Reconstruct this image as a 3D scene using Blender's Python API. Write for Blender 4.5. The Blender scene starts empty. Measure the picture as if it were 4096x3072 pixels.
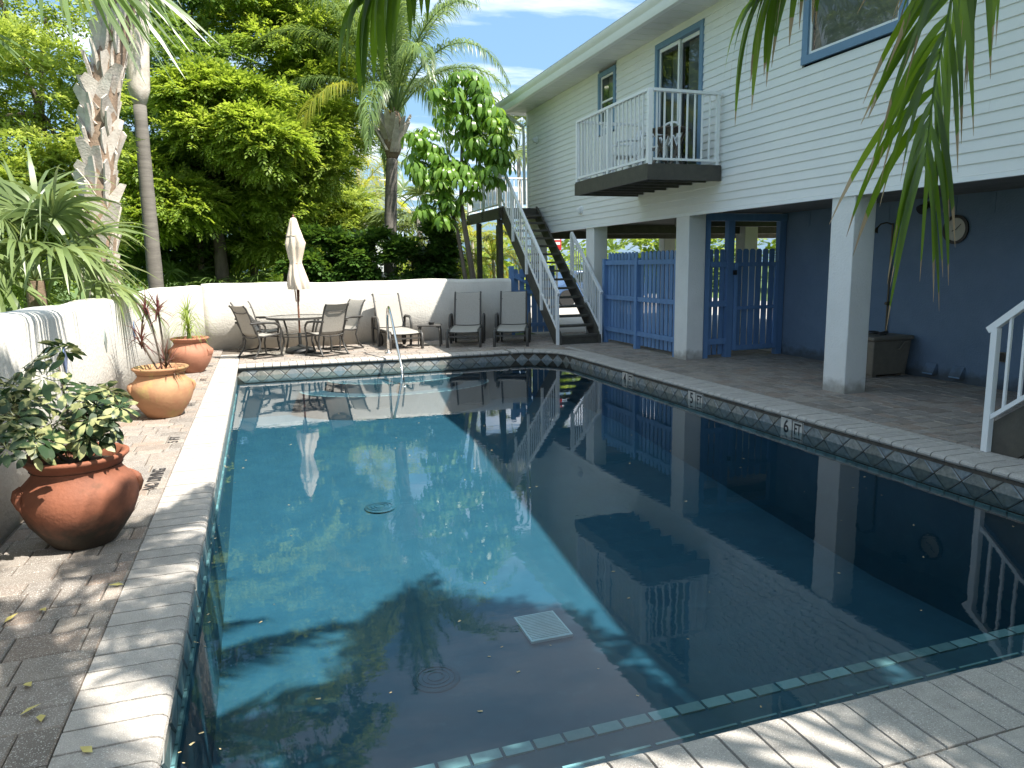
import bpy, math, random
import numpy as np
from mathutils import Matrix, Vector
random.seed(7); rng = np.random.default_rng(7)
R = math.radians
S = bpy.context.scene
COL = S.collection

# ------------------------------------------------------------------ camera
def cam_matrix(yaw, pitch, roll, loc):
    cy, sy = math.cos(yaw), math.sin(yaw)
    f = Vector((sy, cy, 0)); r = Vector((cy, -sy, 0)); u = Vector((0, 0, 1))
    cp, sp = math.cos(pitch), math.sin(pitch)
    f2 = f*cp-u*sp; u2 = u*cp+f*sp
    cr, sr = math.cos(roll), math.sin(roll)
    r3 = r*cr+u2*sr; u3 = u2*cr-r*sr
    m = Matrix.Identity(4)
    for i in range(3):
        m[i][0] = r3[i]; m[i][1] = u3[i]; m[i][2] = -f2[i]; m[i][3] = loc[i]
    return m
cd = bpy.data.cameras.new("Camera"); co = bpy.data.objects.new("Camera", cd); COL.objects.link(co)
cd.sensor_width = 36; cd.lens = 25.778; cd.clip_end = 2000; cd.clip_start = 0.05
co.matrix_world = cam_matrix(R(18.7755), R(9.238), R(-.897), (0, 0, 1.65))
S.camera = co

# ------------------------------------------------------------------ sky, sun, exposure
SUN_TO = Vector((.48, -.50, 1.0)).normalized()
W = bpy.data.worlds.new("World"); S.world = W; W.use_nodes = True
nt = W.node_tree; nt.nodes.clear()
def N(t, **k):
    n = nt.nodes.new(t)
    for a, b in k.items(): setattr(n, a, b)
    return n
out = N('ShaderNodeOutputWorld'); bg = N('ShaderNodeBackground'); bg.inputs[1].default_value = .070
sky = N('ShaderNodeTexSky', sky_type='NISHITA', sun_disc=False)
sky.sun_elevation = math.asin(SUN_TO.z); sky.sun_rotation = math.atan2(SUN_TO.x, SUN_TO.y)
sky.air_density = 1.0; sky.dust_density = 3.0; sky.ozone_density = 2.0
tc = N('ShaderNodeTexCoord'); sep = N('ShaderNodeSeparateXYZ'); nt.links.new(tc.outputs['Generated'], sep.inputs[0])
mx = N('ShaderNodeMath', operation='MAXIMUM'); mx.inputs[1].default_value = .06; nt.links.new(sep.outputs[2], mx.inputs[0])
dx = N('ShaderNodeMath', operation='DIVIDE'); dy = N('ShaderNodeMath', operation='DIVIDE')
nt.links.new(sep.outputs[0], dx.inputs[0]); nt.links.new(sep.outputs[1], dy.inputs[0])
nt.links.new(mx.outputs[0], dx.inputs[1]); nt.links.new(mx.outputs[0], dy.inputs[1])
cmb = N('ShaderNodeCombineXYZ'); nt.links.new(dx.outputs[0], cmb.inputs[0]); nt.links.new(dy.outputs[0], cmb.inputs[1])
mp = N('ShaderNodeMapping'); mp.inputs['Location'].default_value = (2.2, 3.1, 0); mp.inputs['Rotation'].default_value = (0, 0, .5)
mp.inputs['Scale'].default_value = (.55, 1.0, 1); nt.links.new(cmb.outputs[0], mp.inputs[0])
nz = N('ShaderNodeTexNoise'); nz.inputs['Scale'].default_value = .75; nz.inputs['Detail'].default_value = 9; nz.inputs['Roughness'].default_value = .58
nt.links.new(mp.outputs[0], nz.inputs['Vector'])
rp = N('ShaderNodeValToRGB'); rp.color_ramp.elements[0].position = .49; rp.color_ramp.elements[1].position = .70
nt.links.new(nz.outputs[0], rp.inputs[0])
mix = N('ShaderNodeMixRGB'); mix.inputs[2].default_value = (14, 14.2, 14.8, 1)
up_ = N('ShaderNodeMapRange'); up_.inputs[1].default_value = 0; up_.inputs[2].default_value = .09; nt.links.new(sep.outputs[2], up_.inputs[0])
cl = N('ShaderNodeMath', operation='MULTIPLY'); nt.links.new(rp.outputs[0], cl.inputs[0]); nt.links.new(up_.outputs[0], cl.inputs[1]); nt.links.new(cl.outputs[0], mix.inputs[0]); hz = N('ShaderNodeMixRGB'); hz.inputs[0].default_value = .34; hz.inputs[2].default_value = (4.2, 8.4, 12.5, 1); nt.links.new(sky.outputs[0], hz.inputs[1]); nt.links.new(hz.outputs[0], mix.inputs[1])
nt.links.new(mix.outputs[0], bg.inputs[0]); nt.links.new(bg.outputs[0], out.inputs[0])
sl = bpy.data.lights.new("sun", 'SUN'); sl.energy = 5.0; sl.angle = R(.53); sl.color = (1, .95, .86)
so = bpy.data.objects.new("sun", sl); COL.objects.link(so)
so.rotation_euler = (-SUN_TO).to_track_quat('-Z', 'Y').to_euler(); so.location = (8, -8, 20)
S.view_settings.view_transform = 'Standard'; S.view_settings.look = 'None'
S.view_settings.exposure = 1.1; S.view_settings.gamma = 1; S.view_settings.use_curve_mapping = False
S.cycles.max_bounces = 10; S.cycles.transparent_max_bounces = 16; S.cycles.caustics_reflective = False; S.cycles.caustics_refractive = False
S.cycles.use_denoising = True

# ------------------------------------------------------------------ materials
def mat(name, c, c2=None, rough=.6, nscale=6, bump=0, bscale=60, island=0, obj=0, metal=0, spec=.5, c3=None, stain=None, stretch=(1, 1, 1), coat=0, speck=None, grime_shade=None):
    m = bpy.data.materials.new(name); m.use_nodes = True; t = m.node_tree
    b = t.nodes['Principled BSDF']; L = t.links.new
    b.inputs['Roughness'].default_value = rough; b.inputs['Metallic'].default_value = metal
    b.inputs['Specular IOR Level'].default_value = spec; b.inputs['Coat Weight'].default_value = coat
    tc = t.nodes.new('ShaderNodeNewGeometry')
    mpn = t.nodes.new('ShaderNodeMapping'); mpn.inputs['Scale'].default_value = stretch; L(tc.outputs['Position'], mpn.inputs[0])
    P = mpn.outputs[0]
    n = t.nodes.new('ShaderNodeTexNoise'); n.inputs['Scale'].default_value = nscale; n.inputs['Detail'].default_value = 6; n.inputs['Roughness'].default_value = .65
    L(P, n.inputs['Vector'])
    if c2 is None: c2 = tuple(v*.82 for v in c)
    r = t.nodes.new('ShaderNodeValToRGB'); r.color_ramp.elements[0].position = .32; r.color_ramp.elements[1].position = .68
    r.color_ramp.elements[0].color = (*c2, 1); r.color_ramp.elements[1].color = (*c, 1); L(n.outputs[0], r.inputs[0])
    colr = r.outputs[0]
    if island or obj:
        oi = t.nodes.new('ShaderNodeObjectInfo')
        ad = t.nodes.new('ShaderNodeMath'); ad.operation = 'ADD'
        L(tc.outputs['Random Per Island'], ad.inputs[0])
        if obj: L(oi.outputs['Random'], ad.inputs[1])
        else: ad.inputs[1].default_value = 0
        fr = t.nodes.new('ShaderNodeMath'); fr.operation = 'FRACT'; L(ad.outputs[0], fr.inputs[0])
        if c3 is not None:
            r3 = t.nodes.new('ShaderNodeValToRGB'); cr = r3.color_ramp
            while len(cr.elements) < len(c3): cr.elements.new(.5)
            for i, q in enumerate(c3):
                cr.elements[i].position = i/(len(c3)-1); cr.elements[i].color = (*q, 1)
            L(fr.outputs[0], r3.inputs[0])
            mm = t.nodes.new('ShaderNodeMixRGB'); mm.blend_type = 'MULTIPLY'; mm.inputs[0].default_value = 1
            L(colr, mm.inputs[1]); L(r3.outputs[0], mm.inputs[2]); colr = mm.outputs[0]
        else:
            mr = t.nodes.new('ShaderNodeMapRange'); mr.inputs[3].default_value = 1-(island or obj); mr.inputs[4].default_value = 1+(island or obj)
            L(fr.outputs[0], mr.inputs[0])
            hs = t.nodes.new('ShaderNodeHueSaturation'); L(mr.outputs[0], hs.inputs['Value']); L(colr, hs.inputs['Color']); colr = hs.outputs[0]
    if stain:
        n2 = t.nodes.new('ShaderNodeTexNoise'); n2.inputs['Scale'].default_value = stain[1]; n2.inputs['Detail'].default_value = 8; n2.inputs['Roughness'].default_value = .7
        L(tc.outputs['Position'], n2.inputs['Vector'])
        r2 = t.nodes.new('ShaderNodeValToRGB'); r2.color_ramp.elements[0].position = stain[2]; r2.color_ramp.elements[1].position = stain[2]+.14
        L(n2.outputs[0], r2.inputs[0])
        mm = t.nodes.new('ShaderNodeMixRGB'); mm.inputs[2].default_value = (*stain[0], 1)
        ml = t.nodes.new('ShaderNodeMath'); ml.operation = 'MULTIPLY'; ml.inputs[1].default_value = stain[3]; L(r2.outputs[0], ml.inputs[0])
        L(ml.outputs[0], mm.inputs[0]); L(colr, mm.inputs[1]); colr = mm.outputs[0]
    if grime_shade:   # ragged darker foot: dirt on the walls, algae plus painted shade on the pot
        sx = t.nodes.new('ShaderNodeSeparateXYZ'); L(tc.outputs['Position'], sx.inputs[0])
        n5 = t.nodes.new('ShaderNodeTexNoise'); n5.inputs['Scale'].default_value = 7; n5.inputs['Detail'].default_value = 6; L(tc.outputs['Position'], n5.inputs['Vector'])
        m5 = t.nodes.new('ShaderNodeMath'); m5.operation = 'MULTIPLY_ADD'; m5.inputs[1].default_value = .30; L(n5.outputs[0], m5.inputs[0]); L(sx.outputs[2], m5.inputs[2])
        r5_ = t.nodes.new('ShaderNodeMapRange'); r5_.inputs[1].default_value = grime_shade[1]; r5_.inputs[2].default_value = grime_shade[1]+.13; r5_.inputs[3].default_value = .92; r5_.inputs[4].default_value = 0; L(m5.outputs[0], r5_.inputs[0])
        q5 = t.nodes.new('ShaderNodeMixRGB'); q5.inputs[2].default_value = (*grime_shade[0], 1); L(r5_.outputs[0], q5.inputs[0]); L(colr, q5.inputs[1]); colr = q5.outputs[0]
    if speck:
        n3 = t.nodes.new('ShaderNodeTexNoise'); n3.inputs['Scale'].default_value = speck[1]; n3.inputs['Detail'].default_value = 2; L(tc.outputs['Position'], n3.inputs['Vector'])
        for lo, cc in ((speck[2], speck[0]), (None, tuple(v*.25 for v in speck[0]))):
            r4 = t.nodes.new('ShaderNodeValToRGB')
            if lo: r4.color_ramp.elements[0].position = lo; r4.color_ramp.elements[1].position = lo+.06
            else:
                r4.color_ramp.elements[0].position = .34; r4.color_ramp.elements[1].position = .40; r4.color_ramp.elements[0].color = (.6, .6, .6, 1); r4.color_ramp.elements[1].color = (0, 0, 0, 1)
            L(n3.outputs[0], r4.inputs[0]); m4 = t.nodes.new('ShaderNodeMixRGB'); m4.inputs[2].default_value = (*cc, 1)
            L(r4.outputs[0], m4.inputs[0]); L(colr, m4.inputs[1]); colr = m4.outputs[0]
    L(colr, b.inputs['Base Color'])
    if bump:
        nb = t.nodes.new('ShaderNodeTexNoise'); nb.inputs['Scale'].default_value = bscale; nb.inputs['Detail'].default_value = 4
        L(P, nb.inputs['Vector'])
        bp = t.nodes.new('ShaderNodeBump'); bp.inputs['Strength'].default_value = bump; bp.inputs['Distance'].default_value = .01
        L(nb.outputs[0], bp.inputs['Height']); L(bp.outputs[0], b.inputs['Normal'])
    return m

def leafmat(name, cols, rough=.45, trans=.35, tcol=None, spec=.5):
    m = bpy.data.materials.new(name); m.use_nodes = True; t = m.node_tree; L = t.links.new
    b = t.nodes['Principled BSDF']; b.inputs['Roughness'].default_value = rough; b.inputs['Specular IOR Level'].default_value = spec
    g = t.nodes.new('ShaderNodeNewGeometry'); r = t.nodes.new('ShaderNodeValToRGB'); cr = r.color_ramp
    while len(cr.elements) < len(cols): cr.elements.new(.5)
    for i, q in enumerate(cols): cr.elements[i].position = i/max(1, len(cols)-1); cr.elements[i].color = (*q, 1)
    n = t.nodes.new('ShaderNodeTexNoise'); n.inputs['Scale'].default_value = .9; n.inputs['Detail'].default_value = 3; L(g.outputs['Position'], n.inputs['Vector'])
    a = t.nodes.new('ShaderNodeMath'); a.operation = 'MULTIPLY_ADD'; a.inputs[1].default_value = .55; L(g.outputs['Random Per Island'], a.inputs[0])
    a2 = t.nodes.new('ShaderNodeMath'); a2.operation = 'MULTIPLY_ADD'; a2.inputs[1].default_value = 1.1; a2.inputs[2].default_value = -.33; L(n.outputs[0], a2.inputs[0])
    L(a2.outputs[0], a.inputs[2]); L(a.outputs[0], r.inputs[0]); L(r.outputs[0], b.inputs['Base Color'])
    tr = t.nodes.new('ShaderNodeBsdfTranslucent'); hs = t.nodes.new('ShaderNodeHueSaturation'); hs.inputs['Value'].default_value = 2.1; hs.inputs['Hue'].default_value = .475; hs.inputs['Saturation'].default_value = 1.1
    L(r.outputs[0], hs.inputs['Color']); L(hs.outputs[0], tr.inputs[0])
    mx = t.nodes.new('ShaderNodeMixShader'); mx.inputs[0].default_value = trans
    L(b.outputs[0], mx.inputs[1]); L(tr.outputs[0], mx.inputs[2]); L(mx.outputs[0], t.nodes['Material Output'].inputs[0])
    return m

def glassy(name, tint, bump=0, rough=0, ior=1.33):
    m = bpy.data.materials.new(name); m.use_nodes = True; t = m.node_tree; L = t.links.new
    t.nodes.remove(t.nodes['Principled BSDF'])
    tr = t.nodes.new('ShaderNodeBsdfTransparent'); tr.inputs[0].default_value = (*tint, 1)
    gl = t.nodes.new('ShaderNodeBsdfGlossy'); gl.inputs['Roughness'].default_value = rough; gl.inputs[0].default_value = (1, 1, 1, 1)
    fr = t.nodes.new('ShaderNodeFresnel'); fr.inputs[0].default_value = ior
    mx = t.nodes.new('ShaderNodeMixShader'); L(fr.outputs[0], mx.inputs[0]); L(tr.outputs[0], mx.inputs[1]); L(gl.outputs[0], mx.inputs[2])
    if bump:
        g = t.nodes.new('ShaderNodeNewGeometry')
        n = t.nodes.new('ShaderNodeTexNoise'); n.inputs['Scale'].default_value = 4.5; n.inputs['Detail'].default_value = 3; n.inputs['Roughness'].default_value = .5
        n2 = t.nodes.new('ShaderNodeTexNoise'); n2.inputs['Scale'].default_value = 17; n2.inputs['Detail'].default_value = 2
        mpp = t.nodes.new('ShaderNodeMapping'); mpp.inputs['Scale'].default_value = (.75, 1.25, 1); L(g.outputs['Position'], mpp.inputs[0])
        L(mpp.outputs[0], n.inputs['Vector']); L(mpp.outputs[0], n2.inputs['Vector'])
        ad = t.nodes.new('ShaderNodeMath'); ad.operation = 'MULTIPLY_ADD'; ad.inputs[1].default_value = .22; L(n2.outputs[0], ad.inputs[0]); L(n.outputs[0], ad.inputs[2])
        bp = t.nodes.new('ShaderNodeBump'); bp.inputs['Strength'].default_value = bump; bp.inputs['Distance'].default_value = .01
        L(ad.outputs[0], bp.inputs['Height']); L(bp.outputs[0], gl.inputs['Normal']); L(bp.outputs[0], fr.inputs['Normal'])
    L(mx.outputs[0], t.nodes['Material Output'].inputs[0])
    return m

PAV = [(.62, .61, .60), (1.0, .84, .74), (.86, .87, .88), (1.1, 1.06, 1.0), (.70, .70, .71), (1.0, .97, .94)]
M = dict(
 paver=mat('paver', (.335, .295, .26), (.235, .205, .18), .85, 9, .5, 90, obj=1, island=1, c3=PAV, stain=((.10, .09, .075), 1.6, .60, .55), speck=((.62, .60, .55), 200, .60)),
 coping=mat('coping', (.47, .435, .395), (.36, .33, .30), .85, 12, .5, 130, obj=.07, island=.07, stain=((.15, .13, .11), 4, .63, .6), speck=((.72, .70, .66), 230, .62)),
 sand=mat('joint_sand', (.16, .135, .11), (.08, .065, .05), .95, 20, .4, 150),
 stucco=mat('stucco', (.64, .615, .56), (.57, .545, .50), .9, 2.5, .9, 28, stain=((.45, .42, .37), 1.2, .63, .35)),
 stucco_white=mat('stucco_white', (.76, .755, .74), (.70, .695, .68), .85, 3, .6, 45, stain=((.52, .50, .46), 1.5, .60, .35), grime_shade=((.33, .31, .28), .19)),
 blue_stucco=mat('blue_stucco', (.15, .215, .31), (.12, .18, .265), .85, 2, .6, 45, stain=((.085, .115, .155), 1.3, .58, .45), grime_shade=((.07, .085, .10), .2)),
 siding=mat('siding', (.79, .79, .77), (.75, .75, .74), .55, 2, .12, 120, obj=.006, stain=((.60, .59, .50), 1.1, .62, .3)),
 trim=mat('white_trim', (.83, .84, .84), (.80, .81, .82), .4, 5),
 gutter=mat('gutter', (.80, .81, .80), (.76, .77, .76), .45, 3, stain=((.6, .6, .54), 2, .66, .25)),
 soffit=mat('soffit', (.72, .72, .72), (.68, .68, .68), .6, 4),
 roof=mat('shingle', (.16, .15, .14), (.10, .095, .09), .9, 14, .6, 40),
 blue_trim=mat('blue_trim', (.16, .27, .41), (.135, .235, .36), .5, 7),
 blue_wood=mat('blue_wood', (.135, .25, .46), (.10, .20, .385), .6, 8, .3, 60, obj=.12, stretch=(1, 1, .15)),
 brown=mat('brown_paint', (.085, .078, .062), (.055, .05, .042), .6, 8, .3, 60),
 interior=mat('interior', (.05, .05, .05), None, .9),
 concrete=mat('underside', (.22, .215, .20), (.16, .155, .145), .9, 3, .3, 30),
 blind=mat('blind', (.55, .56, .55), (.48, .49, .48), .6, 8, island=.12),
 terra=mat('terracotta', (.30, .105, .055), (.18, .065, .036), .75, 4, .35, 40, stain=((.05, .04, .02), 2.4, .54, .7), grime_shade=((.022, .022, .014), .27)),  # dark tone and foot carry the pot's shade in the colour, besides real algae
 terra2=mat('terracotta_mossy', (.44, .25, .13), (.36, .17, .09), .8, 4, .3, 40, stain=((.36, .33, .10), 2.6, .52, .7)),
 terra3=mat('terracotta_plain', (.40, .18, .11), (.33, .14, .085), .75, 6, .3, 40, stain=((.22, .14, .09), 4, .62, .5)),
 soil=mat('soil', (.06, .045, .03), (.03, .022, .015), .95, 25, .8, 60),
 sling=mat('sling_fabric', (.38, .355, .315), (.29, .27, .24), .8, 90, .3, 300, stretch=(1, 1, .2)),
 frame=mat('charcoal_metal', (.055, .052, .048), (.04, .038, .035), .45, 20),
 glass_top=glassy('tempered_glass', (.80, .84, .82), 0, .03, 1.5),
 glass=glassy('window_glass', (.62, .66, .66), 0, 0, 1.55),
 canvas=mat('canvas', (.68, .58, .47), (.60, .50, .40), .9, 12, .3, 200),
 wood=mat('weathered_wood', (.17, .14, .115), (.10, .08, .065), .8, 12, .4, 60, stretch=(1, 1, .2)),
 polewood=mat('pole_wood', (.22, .10, .06), (.15, .065, .04), .5, 20),
 black=mat('black_rubber', (.018, .018, .018), None, .5),
 red=mat('red_cord', (.55, .05, .03), None, .6),
 steel=mat('stainless', (.72, .72, .70), (.66, .66, .64), .16, 8, metal=1),
 plastic=mat('white_plastic', (.78, .79, .80), (.74, .75, .76), .4, 5),
 grey_plastic=mat('taupe_plastic', (.20, .175, .14), (.15, .13, .105), .6, 6, .2, 80),
 bronze=mat('bronze', (.10, .085, .06), None, .4, metal=.6),
 face=mat('clock_face', (.50, .48, .42), None, .4),
 ink=mat('black_paint', (.03, .028, .03), (.05, .045, .045), .7, 40),
 mark_tile=mat('marker_tile', (.62, .58, .53), (.52, .48, .44), .35, 20),
 plaster=mat('pool_plaster', (.029, .102, .146), (.020, .080, .120), .7, 3.2, 0, 40, stain=((.045, .135, .175), 9, .56, .5)),
 ledge=mat('ledge_plaster', (.05, .115, .15), (.036, .09, .12), .7, 6),
 tile=mat('pool_tile', (.36, .36, .34), (.17, .18, .18), .35, 22, .3, 60, obj=1, island=1, c3=[(.8, .9, 1.02), (1, .98, .92), (.75, .73, .67), (.85, .97, 1.1), (1.1, 1.05, 1)]),
 grout=mat('grout', (.13, .11, .09), (.07, .06, .05), .9, 15, .3, 80),
 aqua=mat('aqua_tile', (.34, .46, .45), (.26, .38, .38), .6, 18, obj=.3, island=.3),
 grate=mat('grate_plastic', (.70, .80, .80), None, .5),
 water=glassy('water', (.68, .86, .91), .06, 0, 1.33),
 lawn=mat('lawn', (.11, .17, .035), (.07, .12, .025), .95, 1.5, .5, 30),
 drive=mat('driveway', (.45, .42, .38), (.36, .33, .30), .9, 3, .3, 40),
 bark=mat('bark', (.16, .13, .10), (.085, .068, .05), .9, 9, .8, 30, stretch=(1, 1, .3)),
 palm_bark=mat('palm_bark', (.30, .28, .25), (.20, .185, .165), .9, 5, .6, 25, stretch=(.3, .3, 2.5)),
 boot=mat('palm_boot', (.58, .53, .47), (.38, .33, .28), .85, 9, .7, 40, island=.22, obj=.2, stain=((.22, .12, .07), 2.5, .6, .5)),
 fibre=mat('palm_fibre', (.28, .20, .14), (.16, .11, .075), .95, 14, .8, 40),
 palm_bark_shaded=mat('palm_bark_shaded', (.17, .155, .135), (.10, .09, .08), .9, 5, .6, 25, stretch=(.3, .3, 2.5)),  # darker copy of palm_bark, with the trunk's shade put into the colour
 wire=mat('cable', (.02, .02, .02), None, .7),
 far_house=mat('far_house', (.62, .64, .66), None, .8),
 far_roof=mat('far_roof', (.26, .33, .38), None, .6),
 deadleaf=mat('fallen_leaf', (.62, .55, .20), (.50, .40, .12), .6, 30),
 debris=mat('debris', (.55, .46, .25), (.35, .28, .15), .7, 30),
 red_sign=mat('red_sign', (.6, .03, .03), None, .5),
 carpaint=mat('blue_car_paint', (.06, .12, .25), None, .25, spec=.6),
)
LM = dict(
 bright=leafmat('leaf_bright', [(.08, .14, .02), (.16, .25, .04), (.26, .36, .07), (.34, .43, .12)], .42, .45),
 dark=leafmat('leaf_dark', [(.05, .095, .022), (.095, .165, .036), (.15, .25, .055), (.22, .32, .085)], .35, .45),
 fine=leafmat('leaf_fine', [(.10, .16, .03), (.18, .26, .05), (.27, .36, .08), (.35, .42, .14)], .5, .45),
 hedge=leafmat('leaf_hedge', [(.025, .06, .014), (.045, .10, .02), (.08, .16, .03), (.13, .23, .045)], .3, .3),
 palm=leafmat('leaf_palm', [(.06, .10, .03), (.10, .16, .05), (.16, .24, .08), (.23, .31, .11)], .35, .4),
 yellow=leafmat('leaf_yellow', [(.14, .19, .03), (.22, .26, .04), (.32, .34, .05), (.45, .36, .04)], .45, .45),
 orange=leafmat('leaf_orange', [(.08, .15, .025), (.14, .22, .04), (.24, .28, .05), (.38, .24, .04)], .45, .35),
 sabal=leafmat('leaf_sabal', [(.075, .11, .035), (.12, .17, .055), (.18, .24, .09), (.25, .31, .13)], .36, .3, spec=.55),
 coco=leafmat('leaf_coco', [(.04, .085, .012), (.075, .15, .018), (.12, .21, .03), (.17, .26, .045)], .32, .45, spec=.6),
 scheff=leafmat('leaf_schefflera', [(.06, .13, .02), (.10, .20, .03), (.16, .29, .05), (.24, .38, .08)], .30, .42, spec=.5),
 grass=leafmat('leaf_ponytail', [(.12, .19, .03), (.20, .28, .06), (.28, .36, .10), (.36, .42, .16)], .45, .4),
 drac=leafmat('leaf_dracaena', [(.05, .07, .025), (.09, .06, .035), (.15, .06, .05), (.22, .08, .07)], .4, .3),
 dry=leafmat('leaf_dry', [(.20, .15, .09), (.30, .23, .15), (.40, .32, .22), (.48, .40, .30)], .8, .2),
)

# ------------------------------------------------------------------ geometry helpers
class G:
    def __init__(s): s.v = []; s.f = []; s.n = 0; s.round = False
    def add(s, v, f):
        v = np.asarray(v, float).reshape(-1, 3)
        o = s.n; s.v.append(v); s.n += len(v)
        if isinstance(f, np.ndarray): s.f.extend((f+o).tolist())
        else: s.f.extend([[i+o for i in q] for q in f])
        return s
    def box(s, x0, x1, y0, y1, z0, z1):
        v = [(x, y, z) for z in (z0, z1) for y in (y0, y1) for x in (x0, x1)]
        return s.add(v, [(0, 2, 3, 1), (4, 5, 7, 6), (0, 1, 5, 4), (2, 6, 7, 3), (0, 4, 6, 2), (1, 3, 7, 5)])
    def cbox(s, x0, x1, y0, y1, z0, z1, c=.006):   # top-chamfered box
        v = [(x0, y0, z0), (x1, y0, z0), (x1, y1, z0), (x0, y1, z0), (x0, y0, z1-c), (x1, y0, z1-c), (x1, y1, z1-c), (x0, y1, z1-c),
             (x0+c, y0+c, z1), (x1-c, y0+c, z1), (x1-c, y1-c, z1), (x0+c, y1-c, z1)]
        return s.add(v, [(0, 1, 5, 4), (1, 2, 6, 5), (2, 3, 7, 6), (3, 0, 4, 7), (4, 5, 9, 8), (5, 6, 10, 9), (6, 7, 11, 10), (7, 4, 8, 11), (8, 9, 10, 11)])
    def beam(s, p0, p1, w, h, up=(0, 0, 1)):
        p0 = Vector(p0); p1 = Vector(p1); d = (p1-p0).normalized(); up = Vector(up)
        if abs(d.dot(up)) > .98: up = Vector((0, 1, 0))
        a = d.cross(up).normalized(); b = a.cross(d).normalized()
        v = [p+a*(sx*w/2)+b*(sy*h/2) for p in (p0, p1) for sx, sy in ((-1, -1), (1, -1), (1, 1), (-1, 1))]
        return s.add([tuple(q) for q in v], [(3, 2, 1, 0), (4, 5, 6, 7), (0, 1, 5, 4), (1, 2, 6, 5), (2, 3, 7, 6), (3, 0, 4, 7)])
    def tube(s, pts, rad, n=8, cap=True):
        s.round = True
        pts = [Vector(p) for p in pts]; k = len(pts)
        if not hasattr(rad, '__len__'): rad = [rad]*k
        V = []; F = []; a = None
        for i, p in enumerate(pts):
            d = (pts[min(i+1, k-1)]-pts[max(i-1, 0)]).normalized()
            if a is None: a = d.orthogonal().normalized()
            a = (a-d*a.dot(d)).normalized(); b = d.cross(a)
            for j in range(n):
                t = 2*math.pi*j/n; V.append(tuple(p+(a*math.cos(t)+b*math.sin(t))*rad[i]))
        for i in range(k-1):
            for j in range(n):
                F.append((i*n+j, i*n+(j+1) % n, (i+1)*n+(j+1) % n, (i+1)*n+j))
        if cap: F.append(tuple(range(n-1, -1, -1))); F.append(tuple((k-1)*n+j for j in range(n)))
        return s.add(V, F)
    def lathe(s, prof, n=32, c=(0, 0, 0), close=True):
        s.round = True
        V = []; F = []; k = len(prof)
        for r, z in prof:
            for j in range(n):
                t = 2*math.pi*j/n; V.append((c[0]+r*math.cos(t), c[1]+r*math.sin(t), c[2]+z))
        for i in range(k-1):
            for j in range(n): F.append((i*n+j, i*n+(j+1) % n, (i+1)*n+(j+1) % n, (i+1)*n+j))
        if close: F.append(tuple(range(n-1, -1, -1))); F.append(tuple((k-1)*n+j for j in range(n)))
        return s.add(V, F)
    def prism(s, poly, axis, a0, a1):   # poly of 2D pts; axis: 0 x,1 y,2 z extrusion
        n = len(poly); V = []
        for a in (a0, a1):
            for p in poly:
                q = list(p); q.insert(axis, a); V.append(q)
        F = [tuple(range(n-1, -1, -1)), tuple(range(n, 2*n))]+[(i, (i+1) % n, n+(i+1) % n, n+i) for i in range(n)]
        return s.add(V, F)

def mesh_of(name, g, mats, smooth=False):
    me = bpy.data.meshes.new(name)
    V = np.concatenate(g.v) if g.v else np.zeros((0, 3))
    nl = [len(f) for f in g.f]
    me.vertices.add(len(V)); me.vertices.foreach_set('co', V.ravel())
    me.loops.add(sum(nl)); me.polygons.add(len(nl))
    me.loops.foreach_set('vertex_index', np.fromiter((i for f in g.f for i in f), dtype=np.int32, count=sum(nl)))
    me.polygons.foreach_set('loop_start', np.concatenate([[0], np.cumsum(nl)[:-1]]).astype(np.int32))
    me.update(calc_edges=True); me.validate()
    me.polygons.foreach_set('use_smooth', [True]*len(me.polygons))
    if not smooth: me.set_sharp_from_angle(angle=R(66 if g.round else 25))
    me.materials.append(mats)
    return me
def fast_mesh(name, V, F, m, smooth=False):
    me = bpy.data.meshes.new(name); k = F.shape[1]
    me.vertices.add(len(V)); me.vertices.foreach_set('co', V.ravel())
    me.loops.add(F.size); me.polygons.add(len(F))
    me.loops.foreach_set('vertex_index', F.astype(np.int32).ravel())
    me.polygons.foreach_set('loop_start', np.arange(0, F.size, k, dtype=np.int32))
    me.update(calc_edges=True)
    if smooth: me.polygons.foreach_set('use_smooth', [True]*len(F))
    me.materials.append(m)
    return me
def tag(o, label=None, cat=None, group=None, kind=None):
    if label: o['label'] = label
    if cat: o['category'] = cat
    if group: o['group'] = group
    if kind: o['kind'] = kind
    return o
def link(name, me, parent=None, world=True, loc=None, rz=0):
    o = bpy.data.objects.new(name, me); COL.objects.link(o)
    if loc is not None: o.location = loc
    if rz: o.rotation_euler = (0, 0, rz)
    if parent is not None:
        o.parent = parent
        if world and parent.parent is None and parent.type == 'EMPTY': o.matrix_parent_inverse = parent.matrix_basis.inverted()
    return o
def part(name, g, m, parent=None, world=True, smooth=False, **k):
    return link(name, mesh_of(name, g, m if not isinstance(m, str) else M[m], smooth), parent, world, **k)
def thing(name, label, cat, loc=(0, 0, 0), rz=0, group=None):
    o = bpy.data.objects.new(name, None); COL.objects.link(o); o.location = loc; o.rotation_euler = (0, 0, rz); o.empty_display_size = .2
    return tag(o, label, cat, group)
def bevel(o, w=.005, seg=2):
    b = o.modifiers.new('b', 'BEVEL'); b.width = w; b.segments = seg; b.limit_method = 'ANGLE'; return o
def copy_tree(o, parent=None, loc=None, rz=None, label=None):
    c = o.copy(); COL.objects.link(c); c.parent = parent
    if loc is not None: c.location = loc
    if rz is not None: c.rotation_euler = (0, 0, rz)
    if label: c['label'] = label
    for ch in o.children: copy_tree(ch, c)
    return c
def bez(p, n):
    p = [np.array(q, float) for q in p]; t = np.linspace(0, 1, n)[:, None]
    if len(p) == 4: return (1-t)**3*p[0]+3*(1-t)**2*t*p[1]+3*(1-t)*t*t*p[2]+t**3*p[3]
    return (1-t)**2*p[0]+2*(1-t)*t*p[1]+t*t*p[2]
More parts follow.
